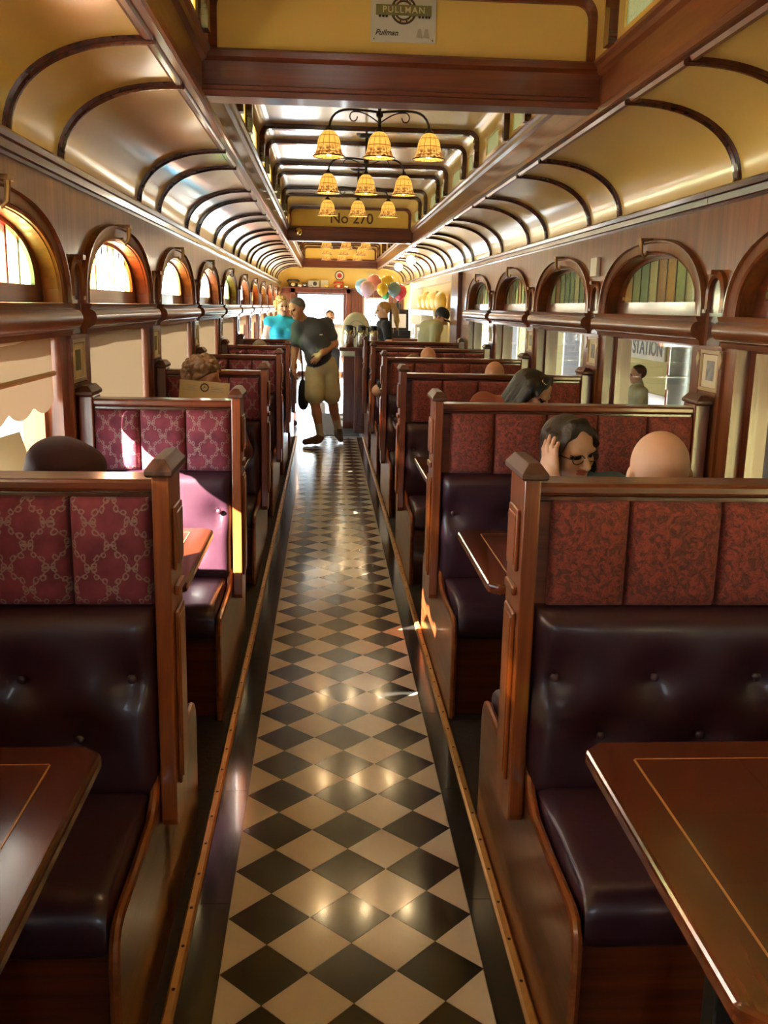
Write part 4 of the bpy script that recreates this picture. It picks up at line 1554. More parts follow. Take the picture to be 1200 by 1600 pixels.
def surface_nets(Dg, org, h):
    s = Dg < 0
    nx, ny, nz = Dg.shape
    cnt = np.zeros((nx - 1, ny - 1, nz - 1), np.int8)
    cor = [(i, j, k) for i in (0, 1) for j in (0, 1) for k in (0, 1)]
    for i, j, k in cor:
        cnt += s[i:nx - 1 + i, j:ny - 1 + j, k:nz - 1 + k]
    act = (cnt > 0) & (cnt < 8)
    idx = np.argwhere(act)
    ids = -np.ones(act.shape, np.int64)
    ids[act] = np.arange(len(idx))
    acc = np.zeros((len(idx), 3))
    n = np.zeros(len(idx))
    for a in cor:
        for ax in range(3):
            if a[ax] == 1:
                continue
            b = list(a)
            b[ax] = 1
            da = Dg[idx[:, 0] + a[0], idx[:, 1] + a[1], idx[:, 2] + a[2]]
            db = Dg[idx[:, 0] + b[0], idx[:, 1] + b[1], idx[:, 2] + b[2]]
            m = (da < 0) != (db < 0)
            t = np.where(m, da / np.where(m, da - db, 1), 0)
            p = np.tile(np.array(a, float), (len(idx), 1))
            p[:, ax] += t
            acc += np.where(m[:, None], p, 0)
            n += m
    vs = (idx + acc / n[:, None]) * h + org
    qs = []
    for ax in range(3):
        o1, o2 = [(1, 2), (2, 0), (0, 1)][ax]
        sl0 = [slice(None)] * 3
        sl1 = [slice(None)] * 3
        sl0[ax] = slice(0, -1)
        sl1[ax] = slice(1, None)
        ch = s[tuple(sl0)] != s[tuple(sl1)]
        e = np.argwhere(ch)
        e = e[(e[:, o1] > 0) & (e[:, o2] > 0) & (e[:, o1] < Dg.shape[o1] - 1) & (e[:, o2] < Dg.shape[o2] - 1)]
        fl = s[e[:, 0], e[:, 1], e[:, 2]]
        q = []
        for d1, d2 in ((-1, -1), (0, -1), (0, 0), (-1, 0)):
            c = e.copy()
            c[:, o1] += d1
            c[:, o2] += d2
            q.append(ids[c[:, 0], c[:, 1], c[:, 2]])
        q = np.stack(q, 1)
        q[~fl] = q[~fl][:, ::-1]
        qs.append(q)
    return vs, np.concatenate(qs), idx


def cone(a, b, ra, rb, m, k=0.02):
    return dict(t='c', a=np.array(a, float), b=np.array(b, float), ra=ra, rb=rb, m=m, k=k)


def ell(c, r, m, R=None, k=0.02):
    return dict(t='e', c=np.array(c, float), r=np.array(r, float), R=R, m=m, k=k)


def prim_d(p, Xg, Yg, Zg):
    if p['t'] == 'c':
        a, ba = p['a'], p['b'] - p['a']
        L2 = max(1e-9, ba @ ba)
        px, py, pz = Xg - a[0], Yg - a[1], Zg - a[2]
        t = np.clip((px * ba[0] + py * ba[1] + pz * ba[2]) / L2, 0, 1)
        return np.sqrt((px - t * ba[0]) ** 2 + (py - t * ba[1]) ** 2 + (pz - t * ba[2]) ** 2) - (p['ra'] + (p['rb'] - p['ra']) * t)
    c, r = p['c'], p['r']
    px, py, pz = Xg - c[0], Yg - c[1], Zg - c[2]
    if p['R'] is not None:
        R = p['R']
        px, py, pz = (R[0, 0] * px + R[1, 0] * py + R[2, 0] * pz, R[0, 1] * px + R[1, 1] * py + R[2, 1] * pz, R[0, 2] * px + R[1, 2] * py + R[2, 2] * pz)
    k0 = np.sqrt((px / r[0]) ** 2 + (py / r[1]) ** 2 + (pz / r[2]) ** 2) + 1e-9
    k1 = np.sqrt((px / r[0] ** 2) ** 2 + (py / r[1] ** 2) ** 2 + (pz / r[2] ** 2) ** 2) + 1e-9
    return k0 * (k0 - 1) / k1


def prim_box(p):
    if p['t'] == 'c':
        r = max(p['ra'], p['rb'])
        return np.minimum(p['a'], p['b']) - r, np.maximum(p['a'], p['b']) + r
    r = p['r'].max() if p['R'] is not None else p['r']
    return p['c'] - r, p['c'] + r


def sdf_mesh(name, prims, h, cut=None):
    los, his = zip(*[prim_box(p) for p in prims])
    lo = np.min(los, 0) - 3 * h - 0.01
    hi = np.max(his, 0) + 3 * h + 0.01
    n = np.ceil((hi - lo) / h).astype(int) + 1
    ax = [lo[i] + h * np.arange(n[i]) for i in range(3)]
    Dg = np.full(n, 0.2, np.float32)
    Bg = np.full(n, 9.0, np.float32)
    Mg = np.zeros(n, np.int8)
    mats = []
    for p in prims:
        if p['m'] not in mats:
            mats.append(p['m'])
        mi = mats.index(p['m'])
        a, b = prim_box(p)
        mg = 0.05 + 2 * h
        i0 = np.clip(np.floor((a - mg - lo) / h).astype(int), 0, n)
        i1 = np.clip(np.ceil((b + mg - lo) / h).astype(int) + 1, 0, n)
        sl = tuple(slice(i0[q], i1[q]) for q in range(3))
        Xg = ax[0][sl[0]][:, None, None]
        Yg = ax[1][sl[1]][None, :, None]
        Zg = ax[2][sl[2]][None, None, :]
        d = prim_d(p, Xg, Yg, Zg)
        sub = Dg[sl]
        k = p['k']
        hh = np.clip(0.5 + 0.5 * (sub - d) / k, 0, 1)
        Dg[sl] = sub * (1 - hh) + d * hh - k * hh * (1 - hh)
        bb = Bg[sl]
        m = d < bb
        bb[m] = d[m]
        Bg[sl] = bb
        mm_ = Mg[sl]
        mm_[m] = mi
        Mg[sl] = mm_
    if cut is not None:
        Dg = np.maximum(Dg, cut(ax[0][:, None, None], ax[1][None, :, None], ax[2][None, None, :])).astype(np.float32)
    vs, qs, idx = surface_nets(Dg, lo, h)
    me = bpy.data.meshes.new(name)
    me.from_pydata(vs.tolist(), [], qs.tolist())
    for m in mats:
        me.materials.append(M[m])
    mv = Mg[np.minimum(idx[:, 0], n[0] - 1), idx[:, 1], idx[:, 2]]
    me.polygons.foreach_set('material_index', mv[qs[:, 0]].astype(np.int32))
    me.polygons.foreach_set('use_smooth', np.ones(len(qs), bool))
    me.update()
    return me


def V(*a):
    return np.array(a, float)


def nrm(v):
    return v / np.linalg.norm(v)


def head_frame(dirv, roll=0.0):
    f = nrm(V(*dirv))
    r = nrm(np.cross(f, V(0, 0, 1)))
    u = np.cross(r, f)
    c, s = math.cos(roll), math.sin(roll)
    r, u = r * c + u * s, -r * s + u * c
    return np.stack([r, f, u], 1)          # columns: right, forward, up


def head_prims(J, R, skin, s=1.0):
    T = lambda x, y, z: J + R @ (V(x, y, z) * s)
    P_ = []
    P_.append(ell(T(0, 0.002, 0.090), V(0.073, 0.092, 0.086) * s, skin, R, 0.02))
    P_.append(ell(T(0, 0.040, 0.020), V(0.058, 0.055, 0.070) * s, skin, R, 0.03))
    P_.append(ell(T(0, 0.066, -0.030), V(0.030, 0.026, 0.024) * s, skin, R, 0.025))
    for sx in (-1, 1):
        P_.append(ell(T(sx * 0.034, 0.068, 0.030), V(0.024, 0.020, 0.022) * s, skin, R, 0.02))     # cheek
        P_.append(ell(T(sx * 0.030, 0.086, 0.082), V(0.024, 0.012, 0.010) * s, skin, R, 0.015))    # brow
        P_.append(ell(T(sx * 0.076, -0.004, 0.052), V(0.009, 0.019, 0.030) * s, skin, R, 0.010))   # ear
        P_.append(ell(T(sx * 0.031, 0.083, 0.062), V(0.013, 0.010, 0.007) * s, 'eye_dark', R, 0.004))
    P_.append(cone(T(0, 0.094, 0.070), T(0, 0.119, 0.030), 0.009 * s, 0.013 * s, skin, 0.009))
    P_.append(ell(T(0, 0.103, 0.024), V(0.018, 0.010, 0.008) * s, skin, R, 0.010))
    P_.append(ell(T(0, 0.091, -0.001), V(0.022, 0.009, 0.008) * s, 'lip', R, 0.006))
    return P_


def hand_prims(W, d, nrmv, skin, thumb=1, curl=0.5, spread=1.0, s=1.0):
    """W wrist, d hand direction, nrmv palm normal (fingers curl towards it)"""
    d = nrm(V(*d))
    nv = V(*nrmv)
    nv = nrm(nv - d * (nv @ d))
    sd = np.cross(d, nv) * thumb
    out = [cone(W, W + d * 0.03 * s, 0.025 * s, 0.028 * s, skin, 0.02)]
    Rm = np.stack([sd, d, nv], 1)
    out.append(ell(W + d * 0.055 * s, V(0.040, 0.048, 0.016) * s, skin, Rm, 0.012))
    for i, (o, L) in enumerate(((0.029, 0.070), (0.010, 0.080), (-0.010, 0.075), (-0.029, 0.058))):
        b = W + d * (0.090 - 0.006 * abs(i - 1)) * s + sd * o * s * spread
        d1 = nrm(d + nv * curl * 0.7 + sd * o * 3 * (spread - 0.6))
        d2 = nrm(d + nv * curl * 2.2 + sd * o * 3 * (spread - 0.6))
        m = b + d1 * L * 0.5 * s
        out.append(cone(b - d * 0.02 * s, m, 0.0095 * s, 0.0088 * s, skin, 0.004))
        out.append(cone(m, m + d2 * L * 0.5 * s, 0.0088 * s, 0.0072 * s, skin, 0.004))
    b = W + d * 0.025 * s + sd * 0.026 * s
    m = b + nrm(d * 0.8 + sd * 0.8 + nv * 0.4) * 0.042 * s
    out.append(cone(b, m, 0.0125 * s, 0.0105 * s, skin, 0.008))
    out.append(cone(m, m + nrm(d + sd * 0.2 + nv * 0.5) * 0.032 * s, 0.0105 * s, 0.008 * s, skin, 0.004))
    return out


def body_prims(J, st):
    """J: dict of joints; st: style"""
    sk, sh, pt, so = st['skin'], st['shirt'], st['pants'], st.get('shoe', 'shoe')
    b = st.get('build', 1.0)
    P_ = []
    pel, chest, neck, head = J['pelvis'], J['chest'], J['neck'], J['head']
    ax = nrm(J['shR'] - J['shL'])
    up = nrm(chest - pel)
    fw = nrm(np.cross(up, ax))
    Rt = np.stack([ax, fw, up], 1)
    P_.append(ell(pel, V(0.165 * b, 0.12 * b, 0.115), pt, Rt, 0.03))
    mid = (pel + chest) / 2
    P_.append(ell(mid + fw * st.get('belly', 0.0), V(0.150 * b, 0.112 * b + st.get('belly', 0), 0.17), sh, Rt, 0.05))
    P_.append(ell(chest, V(0.170 * b, 0.118 * b, 0.165), sh, Rt, 0.05))
    if st.get('bust'):
        for sx in (-1, 1):
            P_.append(ell(chest + fw * 0.085 + ax * sx * 0.075 - up * 0.01, V(0.068, 0.06, 0.065), sh, Rt, 0.03))
    P_.append(cone(J['shL'], J['shR'], 0.072 * b, 0.072 * b, sh, 0.05))
    nb = (J['shL'] + J['shR']) / 2 + up * 0.03
    P_.append(cone(nb + up * 0.0, neck + (head - neck) * 0.2, 0.072, 0.055, sh, 0.03))
    P_.append(cone(neck - (head - neck) * 0.3, head, 0.052, 0.050, sk, 0.02))
    for s_ in 'LR':
        S_, E_, W_ = J['sh' + s_], J['el' + s_], J['wr' + s_]
        sl = st.get('sleeve', 'short')
        if sl == 'long':
            P_.append(cone(S_, E_, 0.060 * b, 0.050 * b, sh, 0.03))
            P_.append(cone(E_, W_, 0.049 * b, 0.036, sh, 0.02))
        elif sl == 'short':
            P_.append(cone(S_, S_ + (E_ - S_) * 0.62, 0.064 * b, 0.064 * b, sh, 0.03))
            P_.append(cone(S_ + (E_ - S_) * 0.45, E_, 0.048, 0.043, sk, 0.012))
            P_.append(cone(E_, W_, 0.044, 0.029, sk, 0.02))
        else:
            P_.append(cone(S_, E_, 0.054, 0.044, sk, 0.03))
            P_.append(cone(E_, W_, 0.043, 0.028, sk, 0.02))
        if ('hd' + s_) in J:
            P_ += hand_prims(W_, J['hd' + s_], J.get('pn' + s_, (0, 0, -1)), sk, 1 if s_ == 'R' else -1, st.get('curl', 0.5))
        H_, K_, A_, T_ = J['hip' + s_], J['kn' + s_], J['an' + s_], J['toe' + s_]
        if st.get('shorts'):
            P_.append(cone(H_, H_ + (K_ - H_) * 0.80, 0.098 * b, 0.105 * b, pt, 0.03))
            P_.append(cone(H_ + (K_ - H_) * 0.6, K_, 0.070, 0.056, sk, 0.008))
            P_.append(cone(K_, K_ + (A_ - K_) * 0.35, 0.055, 0.057, sk, 0.02))
            P_.append(cone(K_ + (A_ - K_) * 0.35, A_, 0.056, 0.036, sk, 0.02))
            P_.append(cone(K_ + (A_ - K_) * 0.66, A_, 0.047, 0.043, 'sock', 0.006))
        else:
            P_.append(cone(H_, K_, 0.088 * b, 0.064, pt, 0.03))
            P_.append(cone(K_, A_ + V(0, 0, 0.02), 0.064, 0.050, pt, 0.02))
        P_.append(cone(A_ + V(0, 0, -0.01), T_ * 0.3 + A_ * 0.7 + V(0, 0, -0.03), 0.042, 0.046, so, 0.02))
        P_.append(cone(A_ * 0.9 + T_ * 0.1 + V(0, 0, -0.035), T_, 0.046, 0.036, so, 0.03))
    return P_


def seated(x, y, ang, top, lean=0.08, dx=0.0, head_dir=None, roll=0.0):
    """joints of a seated figure, root at (x, y, 0); ang = facing direction"""
    f = V(math.cos(ang), math.sin(ang), 0)
    r = V(f[1], -f[0], 0)
    z = V(0, 0, 1.0)
    hz = top - 0.176
    pel = V(0, 0, 0.545)
    head = f * lean + r * dx + z * hz
    neck = f * (lean * 0.85 - 0.015) + r * dx * 0.85 + z * (hz - 0.075)
    shz = hz - 0.150
    sc = f * lean * 0.75 + r * dx * 0.8
    J = dict(pelvis=pel, head=head, neck=neck, chest=(f * lean * 0.6 + r * dx * 0.6 + z * (shz - 0.10)))
    for s_, q in (('L', -1), ('R', 1)):
        J['sh' + s_] = sc + r * q * 0.165 + z * shz
        J['el' + s_] = sc + r * q * 0.235 + f * 0.10 + z * (shz - 0.235)
        J['wr' + s_] = sc + r * q * 0.15 + f * 0.30 + z * max(0.80, shz - 0.20)
        J['hd' + s_] = f - r * q * 0.4
        J['pn' + s_] = V(0, 0, -1)
        J['hip' + s_] = pel + r * q * 0.09 + f * 0.03
        J['kn' + s_] = r * q * 0.11 + f * 0.42 + z * 0.53
        J['an' + s_] = r * q * 0.11 + f * 0.34 + z * 0.10
        J['toe' + s_] = r * q * 0.12 + f * 0.49 + z * 0.045
    J['R'] = head_frame(head_dir if head_dir is not None else f, roll)
    return J


def standing(top, ang, lean=(0, 0)):
    f = V(math.cos(ang), math.sin(ang), 0)
    r = V(f[1], -f[0], 0)
    z = V(0, 0, 1.0)
    k = top / 1.70
    L_ = V(lean[0], lean[1], 0)
    J = dict(pelvis=z * 0.93 * k, chest=z * 1.24 * k + L_ * 0.6, neck=z * 1.43 * k + L_ * 0.9, head=z * (top - 0.176) + L_)
    for s_, q in (('L', -1), ('R', 1)):
        J['sh' + s_] = r * q * 0.165 + z * 1.375 * k + L_ * 0.8
        J['el' + s_] = r * q * 0.235 + z * 1.10 * k + L_ * 0.6 - f * 0.02
        J['wr' + s_] = r * q * 0.22 + z * 0.87 * k + f * 0.08 + L_ * 0.4
        J['hd' + s_] = V(0, 0, -1) + f * 0.2
        J['pn' + s_] = -r * q
        J['hip' + s_] = r * q * 0.09 + z * 0.90 * k
        J['kn' + s_] = r * q * 0.10 + z * 0.49 * k + f * 0.01
        J['an' + s_] = r * q * 0.11 + z * 0.10
        J['toe' + s_] = r * q * 0.14 + f * 0.15 + z * 0.042
    J['R'] = head_frame(f)
    return J


def hair_mesh(kind, mat, h=0.006, seed=1):
    """hair in head-local axes (x right, y forward, z up)"""
    cut = None
    if kind == 'short':
        pr = [ell((0, -0.008, 0.092), (0.080, 0.098, 0.092), mat)]
        cut = lambda X_, Y_, Z_: np.maximum((Y_ - (0.045 + 0.85 * (Z_ - 0.105))) / 1.3, -(Z_ + 0.03 + 0.0 * Y_))
    elif kind == 'receding':
        pr = [ell((0, -0.010, 0.088), (0.078, 0.094, 0.090), mat)]
        cut = lambda X_, Y_, Z_: np.maximum(np.maximum((Y_ - (0.015 + 0.25 * (Z_ - 0.105))) / 1.05, -(Z_ + 0.01)), 0 * X_)
    elif kind == 'curly':
        rn = np.random.RandomState(seed)
        pr = [ell((0, -0.012, 0.092), (0.078, 0.095, 0.092), mat)]
        for i in range(190):
            v = nrm(rn.normal(size=3))
            q = V(0, -0.012, 0.088) + v * V(0.084, 0.100, 0.096)
            pr.append(ell(q, V(1, 1, 1) * rn.uniform(0.012, 0.022), mat, None, 0.004))
        cut = lambda X_, Y_, Z_: np.maximum((Y_ - (0.060 + 0.75 * (Z_ - 0.105))) / 1.25, -(Z_ + 0.055))
    elif kind == 'long':
        pr = [ell((0, -0.012, 0.089), (0.083, 0.100, 0.093), mat)]
        for sx in (-1, 1):
            pr.append(cone((sx * 0.070, 0.005, 0.09), (sx * 0.082, 0.000, -0.05), 0.040, 0.036, mat, 0.03))
            pr.append(cone((sx * 0.082, 0.000, -0.05), (sx * 0.080, -0.005, -0.15), 0.036, 0.020, mat, 0.03))
            pr.append(cone((sx * 0.020, 0.035, 0.165), (sx * 0.068, 0.060, 0.085), 0.026, 0.018, mat, 0.02))
        pr.append(cone((0, -0.060, 0.08), (0, -0.085, -0.14), 0.080, 0.060, mat, 0.03))
        rn = np.random.RandomState(seed)
        for i in range(34):
            a = rn.uniform(math.pi * 0.9, math.pi * 2.1)
            x, y = 0.088 * math.cos(a), -0.005 + 0.105 * math.sin(a)
            pr.append(cone((x * 0.9, y * 0.9, 0.12), (x * rn.uniform(0.95, 1.15), y * rn.uniform(0.95, 1.1), rn.uniform(-0.17, -0.08)), 0.016, 0.010, mat, 0.006))
        cut = lambda X_, Y_, Z_: (Y_ - (0.052 + 0.70 * (Z_ - 0.105))) / 1.22 - 0.9 * np.maximum(np.abs(X_) - 0.055, 0)
    elif kind == 'ponytail':
        pr = [ell((0, -0.008, 0.092), (0.079, 0.097, 0.091), mat)]
        cut = lambda X_, Y_, Z_: np.minimum(np.maximum((Y_ - (0.040 + 0.85 * (Z_ - 0.105))) / 1.3, -(Z_ - 0.01)), 9)
    me = sdf_mesh('hair', pr, h, cut)
    return me


def local_obj(name, me, root, Jh, R, s=1.0):
    o = put(name, me, root)
    o.matrix_local = Matrix([[R[0, 0] * s, R[0, 1] * s, R[0, 2] * s, Jh[0]], [R[1, 0] * s, R[1, 1] * s, R[1, 2] * s, Jh[1]], [R[2, 0] * s, R[2, 1] * s, R[2, 2] * s, Jh[2]], [0, 0, 0, 1]])
    return o


def person(label, loc, J, st, hair=None, h=0.008, seed=1, hs=1.0):
    root = thing('person', label, 'person', loc)
    pr = body_prims(J, st) + head_prims(J['head'], J['R'], st['skin'], hs)
    put('body', sdf_mesh('body', pr, h), root)
    if hair:
        local_obj('hair', hair_mesh(hair[0], hair[1], min(h, 0.005), seed), root, J['head'], J['R'], hs)
    return root


def glasses(root, J, mat='black_plastic', s=1.0):
    mb = MB()
    for sx in (-1, 1):
        ring = []
        for i in range(21):
            a = 2 * math.pi * i / 20
            ring.append((sx * 0.032 + 0.025 * math.cos(a), 0.104 - 0.15 * abs(0.025 * math.cos(a) + 0.0) * 0.3, 0.060 + 0.017 * math.sin(a)))
        mb.tube(ring, 0.0022, 6)
        mb.tube([(sx * 0.057, 0.102, 0.064), (sx * 0.076, 0.06, 0.066), (sx * 0.080, 0.0, 0.062)], 0.002, 6)
    mb.tube([(-0.008, 0.106, 0.064), (0.008, 0.106, 0.064)], 0.002, 6)
    return local_obj('glasses', mb.mesh('glasses', mat, smooth=True), root, J['head'], J['R'], s)


def ball_cap(root, J, mat, s=1.0):
    pr = [ell((0, -0.005, 0.105), (0.084, 0.100, 0.082), mat)]
    me = sdf_mesh('cap', pr, 0.006, lambda X_, Y_, Z_: -(Z_ - 0.085) + 0 * X_ + 0 * Y_)
    cp_ = local_obj('cap', me, root, J['head'], J['R'], s)
    mb = MB()
    top, bot = [], []
    for i in range(13):
        a = math.pi * i / 12
        x, y = 0.078 * math.cos(a), 0.055 + 0.115 * math.sin(a)
        top.append((x, y, 0.095 - 0.02 * (x / 0.078) ** 2))
        bot.append((x, y, 0.090 - 0.02 * (x / 0.078) ** 2))
    mb.loft([top, bot], closed=True)
    br = local_obj('cap_brim', mb.mesh('cap_brim', mat), root, J['head'], J['R'], s)
    return cp_


UP, DN = math.pi / 2, -math.pi / 2
# --- left row: maroon cap seen over the first bench
J = seated(0, 0, UP, 1.235, lean=0.0)
J['elL'] = V(-0.20, 0.04, 0.80)
J['wrL'] = V(-0.165, 0.10, 0.93)
J['hdL'] = V(-0.2, 0.25, 1)
J['pnL'] = V(1, 0.5, 0)
p1 = person('person in a soft maroon cap sitting below the half-raised shade', (-0.762, 2.50, 0.0), J, dict(skin='skin', shirt='cl_brown', pants='cl_black', sleeve='long'), None, 0.008)
capm = sdf_mesh('cap', [ell((0, 0.0, 0.100), (0.086, 0.105, 0.060), 'cap_maroon'), ell((-0.012, 0.005, 0.128), (0.078, 0.100, 0.056), 'cap_maroon', None, 0.03),
                        ell((0.055, 0.01, 0.102), (0.052, 0.090, 0.048), 'cap_maroon', None, 0.03), ell((-0.06, -0.01, 0.085), (0.040, 0.07, 0.03), 'cap_maroon', None, 0.02)], 0.005, lambda X_, Y_, Z_: -(Z_ - 0.055) + 0 * X_ + 0 * Y_)
local_obj('cap', capm, p1, J['head'], J['R'])
m2 = thing('menu', 'plain tan menu card held up beside the maroon cap', 'menu', (-0.955, 2.665, 0.94))
MB().box(-0.11, 0.11, -0.0015, 0.0015, 0.0, 0.27).build('card', 'menu_card', m2, rot=(math.radians(-8), math.radians(-17), math.radians(8)))
# --- left row: curly-haired reader with menu
J = seated(0, 0, DN, 1.305, lean=0.10, head_dir=(0.80, -0.55, -0.34))
J['elL'] = V(0.24, -0.16, 0.80)
J['elR'] = V(-0.24, -0.16, 0.80)
J['wrL'] = V(0.175, -0.40, 0.885)
J['wrR'] = V(-0.085, -0.40, 0.890)
for q in 'LR':
    J['hd' + q] = V(0, -0.25, 1)
    J['pn' + q] = V(-1 if q == 'L' else 1, -0.3, 0)
p2 = person('curly-haired person in glasses reading a tan menu card', (-0.765, 5.37, 0.0), J, dict(skin='skin', shirt='cl_maroon', pants='cl_blue', sleeve='long', curl=0.6), ('curly', 'hair_brown'), 0.0065)
glasses(p2, J, 'steel')
mn = thing('menu', 'tan menu card with a round emblem held open above the bench', 'menu', (-0.71, 4.885, 0.93))
mrot = (math.radians(-10), math.radians(4), 0)
for nm, mt, mb in (('card', 'menu_card', MB().box(-0.127, 0.127, -0.001, 0.001, 0.0, 0.275)),):
    o = mb.build(nm, mt, mn, rot=mrot)
    em = MB()
    rings = []
    for i in range(25):
        a = 2 * math.pi * i / 24
        rings.append([(r_ * math.cos(a), yy, 0.243 + r_ * math.sin(a)) for r_, yy in ((0.016, -0.001), (0.016, -0.0018), (0.022, -0.0018), (0.022, -0.001))])
    em.loft(rings, caps=False)
    em.tube([(-0.007, -0.0016, 0.238), (0.0, -0.0016, 0.250), (0.008, -0.0016, 0.239)], 0.002, 6)
    em.build('emblem', 'ink', o)
    tx = MB()
    for (a, b, z) in ((-0.085, -0.045, 0.250), (-0.082, -0.048, 0.243), (-0.085, -0.045, 0.236), (0.035, 0.095, 0.246), (0.03, 0.088, 0.238), (-0.11, -0.03, 0.226), (0.03, 0.10, 0.226)):
        tx.box(a, b, -0.0016, -0.001, z - 0.0018, z + 0.0018)
    tx.build('printed_lines', 'ink_pale', o)
# --- left row: grey head further along
J = seated(0, 0, UP, 1.235, lean=0.0)
person('grey-haired person just showing over a trellis bench beside a lowered shade', (-0.745, 9.88, 0), J, dict(skin='skin', shirt='cl_grey', pants='cl_black', sleeve='long'), ('short', 'hair_grey'), 0.01)
# --- woman in teal, standing
J = standing(1.695, math.radians(-70))
J['R'] = head_frame((0.45, -0.85, -0.12))
person('blond person in a sleeveless teal top standing past the benches', (-0.66, 12.85, 0.0), J, dict(skin='skin_pale', shirt='cl_teal', pants='cl_blue', sleeve='none', bust=True, build=1.05), ('curly', 'hair_blond'), 0.009, 3)
# --- walking man
ox, oy = -0.12, 11.05
g = lambda x, y, z: V(x - ox, y - oy, z)
J = dict(pelvis=g(-0.115, 11.10, 0.90), chest=g(-0.215, 11.02, 1.24), neck=g(-0.300, 10.98, 1.405), head=g(-0.370, 10.93, 1.500),
         shL=g(-0.062, 11.09, 1.385), elL=g(0.035, 11.10, 1.165), wrL=g(-0.125, 10.88, 1.055), shR=g(-0.385, 10.97, 1.345), elR=g(-0.425, 11.02, 1.09), wrR=g(-0.432, 10.93, 0.905),
         hipL=g(-0.025, 11.12, 0.86), knL=g(0.005, 11.16, 0.51), anL=g(0.085, 11.30, 0.155), toeL=g(0.115, 11.20, 0.045),
         hipR=g(-0.200, 11.08, 0.86), knR=g(-0.195, 11.00, 0.51), anR=g(-0.125, 11.05, 0.105), toeR=g(-0.30, 10.96, 0.042))
J['hdL'] = V(-0.8, -0.3, -0.85)
J['pnL'] = V(0.0, 1, 0)
J['hdR'] = V(0.0, -0.2, -1)
J['pnR'] = V(1, 0, 0)
J['R'] = head_frame((-0.72, -0.62, -0.30), -0.08)
pm_ = person('person in a charcoal polo and khaki shorts walking along the aisle', (ox, oy, 0.0), J, dict(skin='skin_tan', shirt='cl_charcoal', pants='cl_khaki', sleeve='short', shorts=True, build=1.08, belly=0.02, curl=0.9), ('short', 'hair_gs'), 0.0075)
MB().box(-0.035, 0.035, -0.002, 0.002, -0.007, 0.007).build('shirt_logo', 'cl_white', pm_, (-0.02, -0.135, 1.27), (0, math.radians(-8), math.radians(-12)))
# --- person at the far door
J = standing(1.52, DN)
person('dark-haired person in a white shirt standing before the bright end door', (0.0, 16.2, 0.0), J, dict(skin='skin', shirt='cl_white', pants='cl_black', sleeve='long'), ('short', 'hair_black'), 0.011)
# --- waitress
J = standing(1.665, math.radians(190))
J['R'] = head_frame((-1, -0.1, -0.12))
pw = person('person in a black tee with a long honey ponytail by the register', (0.735, 13.4, 0.0), J, dict(skin='skin_pale', shirt='cl_black', pants='cl_black', sleeve='short', bust=True, build=0.92), ('ponytail', 'hair_honey'), 0.009)
pt_ = [(0, -0.095, 0.12), (0, -0.135, 0.11), (0, -0.165, 0.03), (0, -0.170, -0.10), (0, -0.165, -0.22)]
pr_ = [cone(a, b, r1, r2, 'hair_honey', 0.02) for a, b, r1, r2 in zip(pt_[:-1], pt_[1:], (0.026, 0.036, 0.042, 0.036), (0.036, 0.042, 0.036, 0.012))]
local_obj('ponytail', sdf_mesh('ponytail', pr_, 0.006), pw, J['head'], J['R'])
# --- galley man
J = standing(1.66, math.radians(20), (0.12, 0.0))
J['head'] = V(0.185, -0.02, 1.435)
J['neck'] = V(0.13, 0.0, 1.385)
J['R'] = head_frame((0.70, -0.35, -0.60))
J['elR'] = V(0.10, -0.27, 1.05)
J['wrR'] = V(0.24, -0.22, 0.98)
J['elL'] = V(0.10, 0.25, 1.05)
J['wrL'] = V(0.24, 0.16, 0.98)
J['hdL'] = J['hdR'] = V(1, 0, -0.3)
pg = person('person in a sage shirt and black cap bending at the galley', (1.235, 12.78, 0.0), J, dict(skin='skin', shirt='cl_sage', pants='cl_black', sleeve='long', build=1.18, belly=0.03), ('short', 'hair_dark'), 0.009)
ball_cap(pg, J, 'cl_black')
# --- right row: brunette leaning on her hand
J = seated(0, 0, DN, 1.205, lean=0.16, head_dir=(0.36, -0.88, -0.24), roll=-0.14)
J['head'] = V(0.0, -0.16, 1.030)
J['neck'] = V(0.0, -0.12, 0.950)
for s_, q in (('L', 1), ('R', -1)):
    J['sh' + s_] = V(0.035 + q * 0.165, -0.09, 0.915)
J['chest'] = V(0.03, -0.08, 0.80)
J['elR'] = V(-0.175, -0.27, 0.79)
J['wrR'] = V(-0.090, -0.285, 0.985)
J['hdR'] = V(-0.12, 0.22, 1.0)
J['pnR'] = V(0.80, 0.55, 0)
J['elL'] = V(0.26, -0.20, 0.80)
J['wrL'] = V(0.08, -0.36, 0.785)
J['hdL'] = V(-1, -0.2, 0)
J['pnL'] = V(0, 0, -1)
pb = person('dark-haired person in glasses and denim resting head on hand', (0.845, 3.66, 0.0), J, dict(skin='skin_pale', shirt='cl_denim', pants='cl_black', sleeve='short', curl=0.28, build=0.92, bust=True), ('long', 'hair_dark'), 0.0052, 5)
glasses(pb, J)
# --- right row: bald head
J = seated(0, 0, UP, 1.272, lean=0.0, head_dir=(0.10, 1, -0.10))
person('bald person facing away across the table from the dark-haired one', (0.848, 2.53, -0.012), J, dict(skin='skin_pale', shirt='cl_brown', pants='cl_black', sleeve='long', build=1.08), None, 0.0065, hs=1.08)
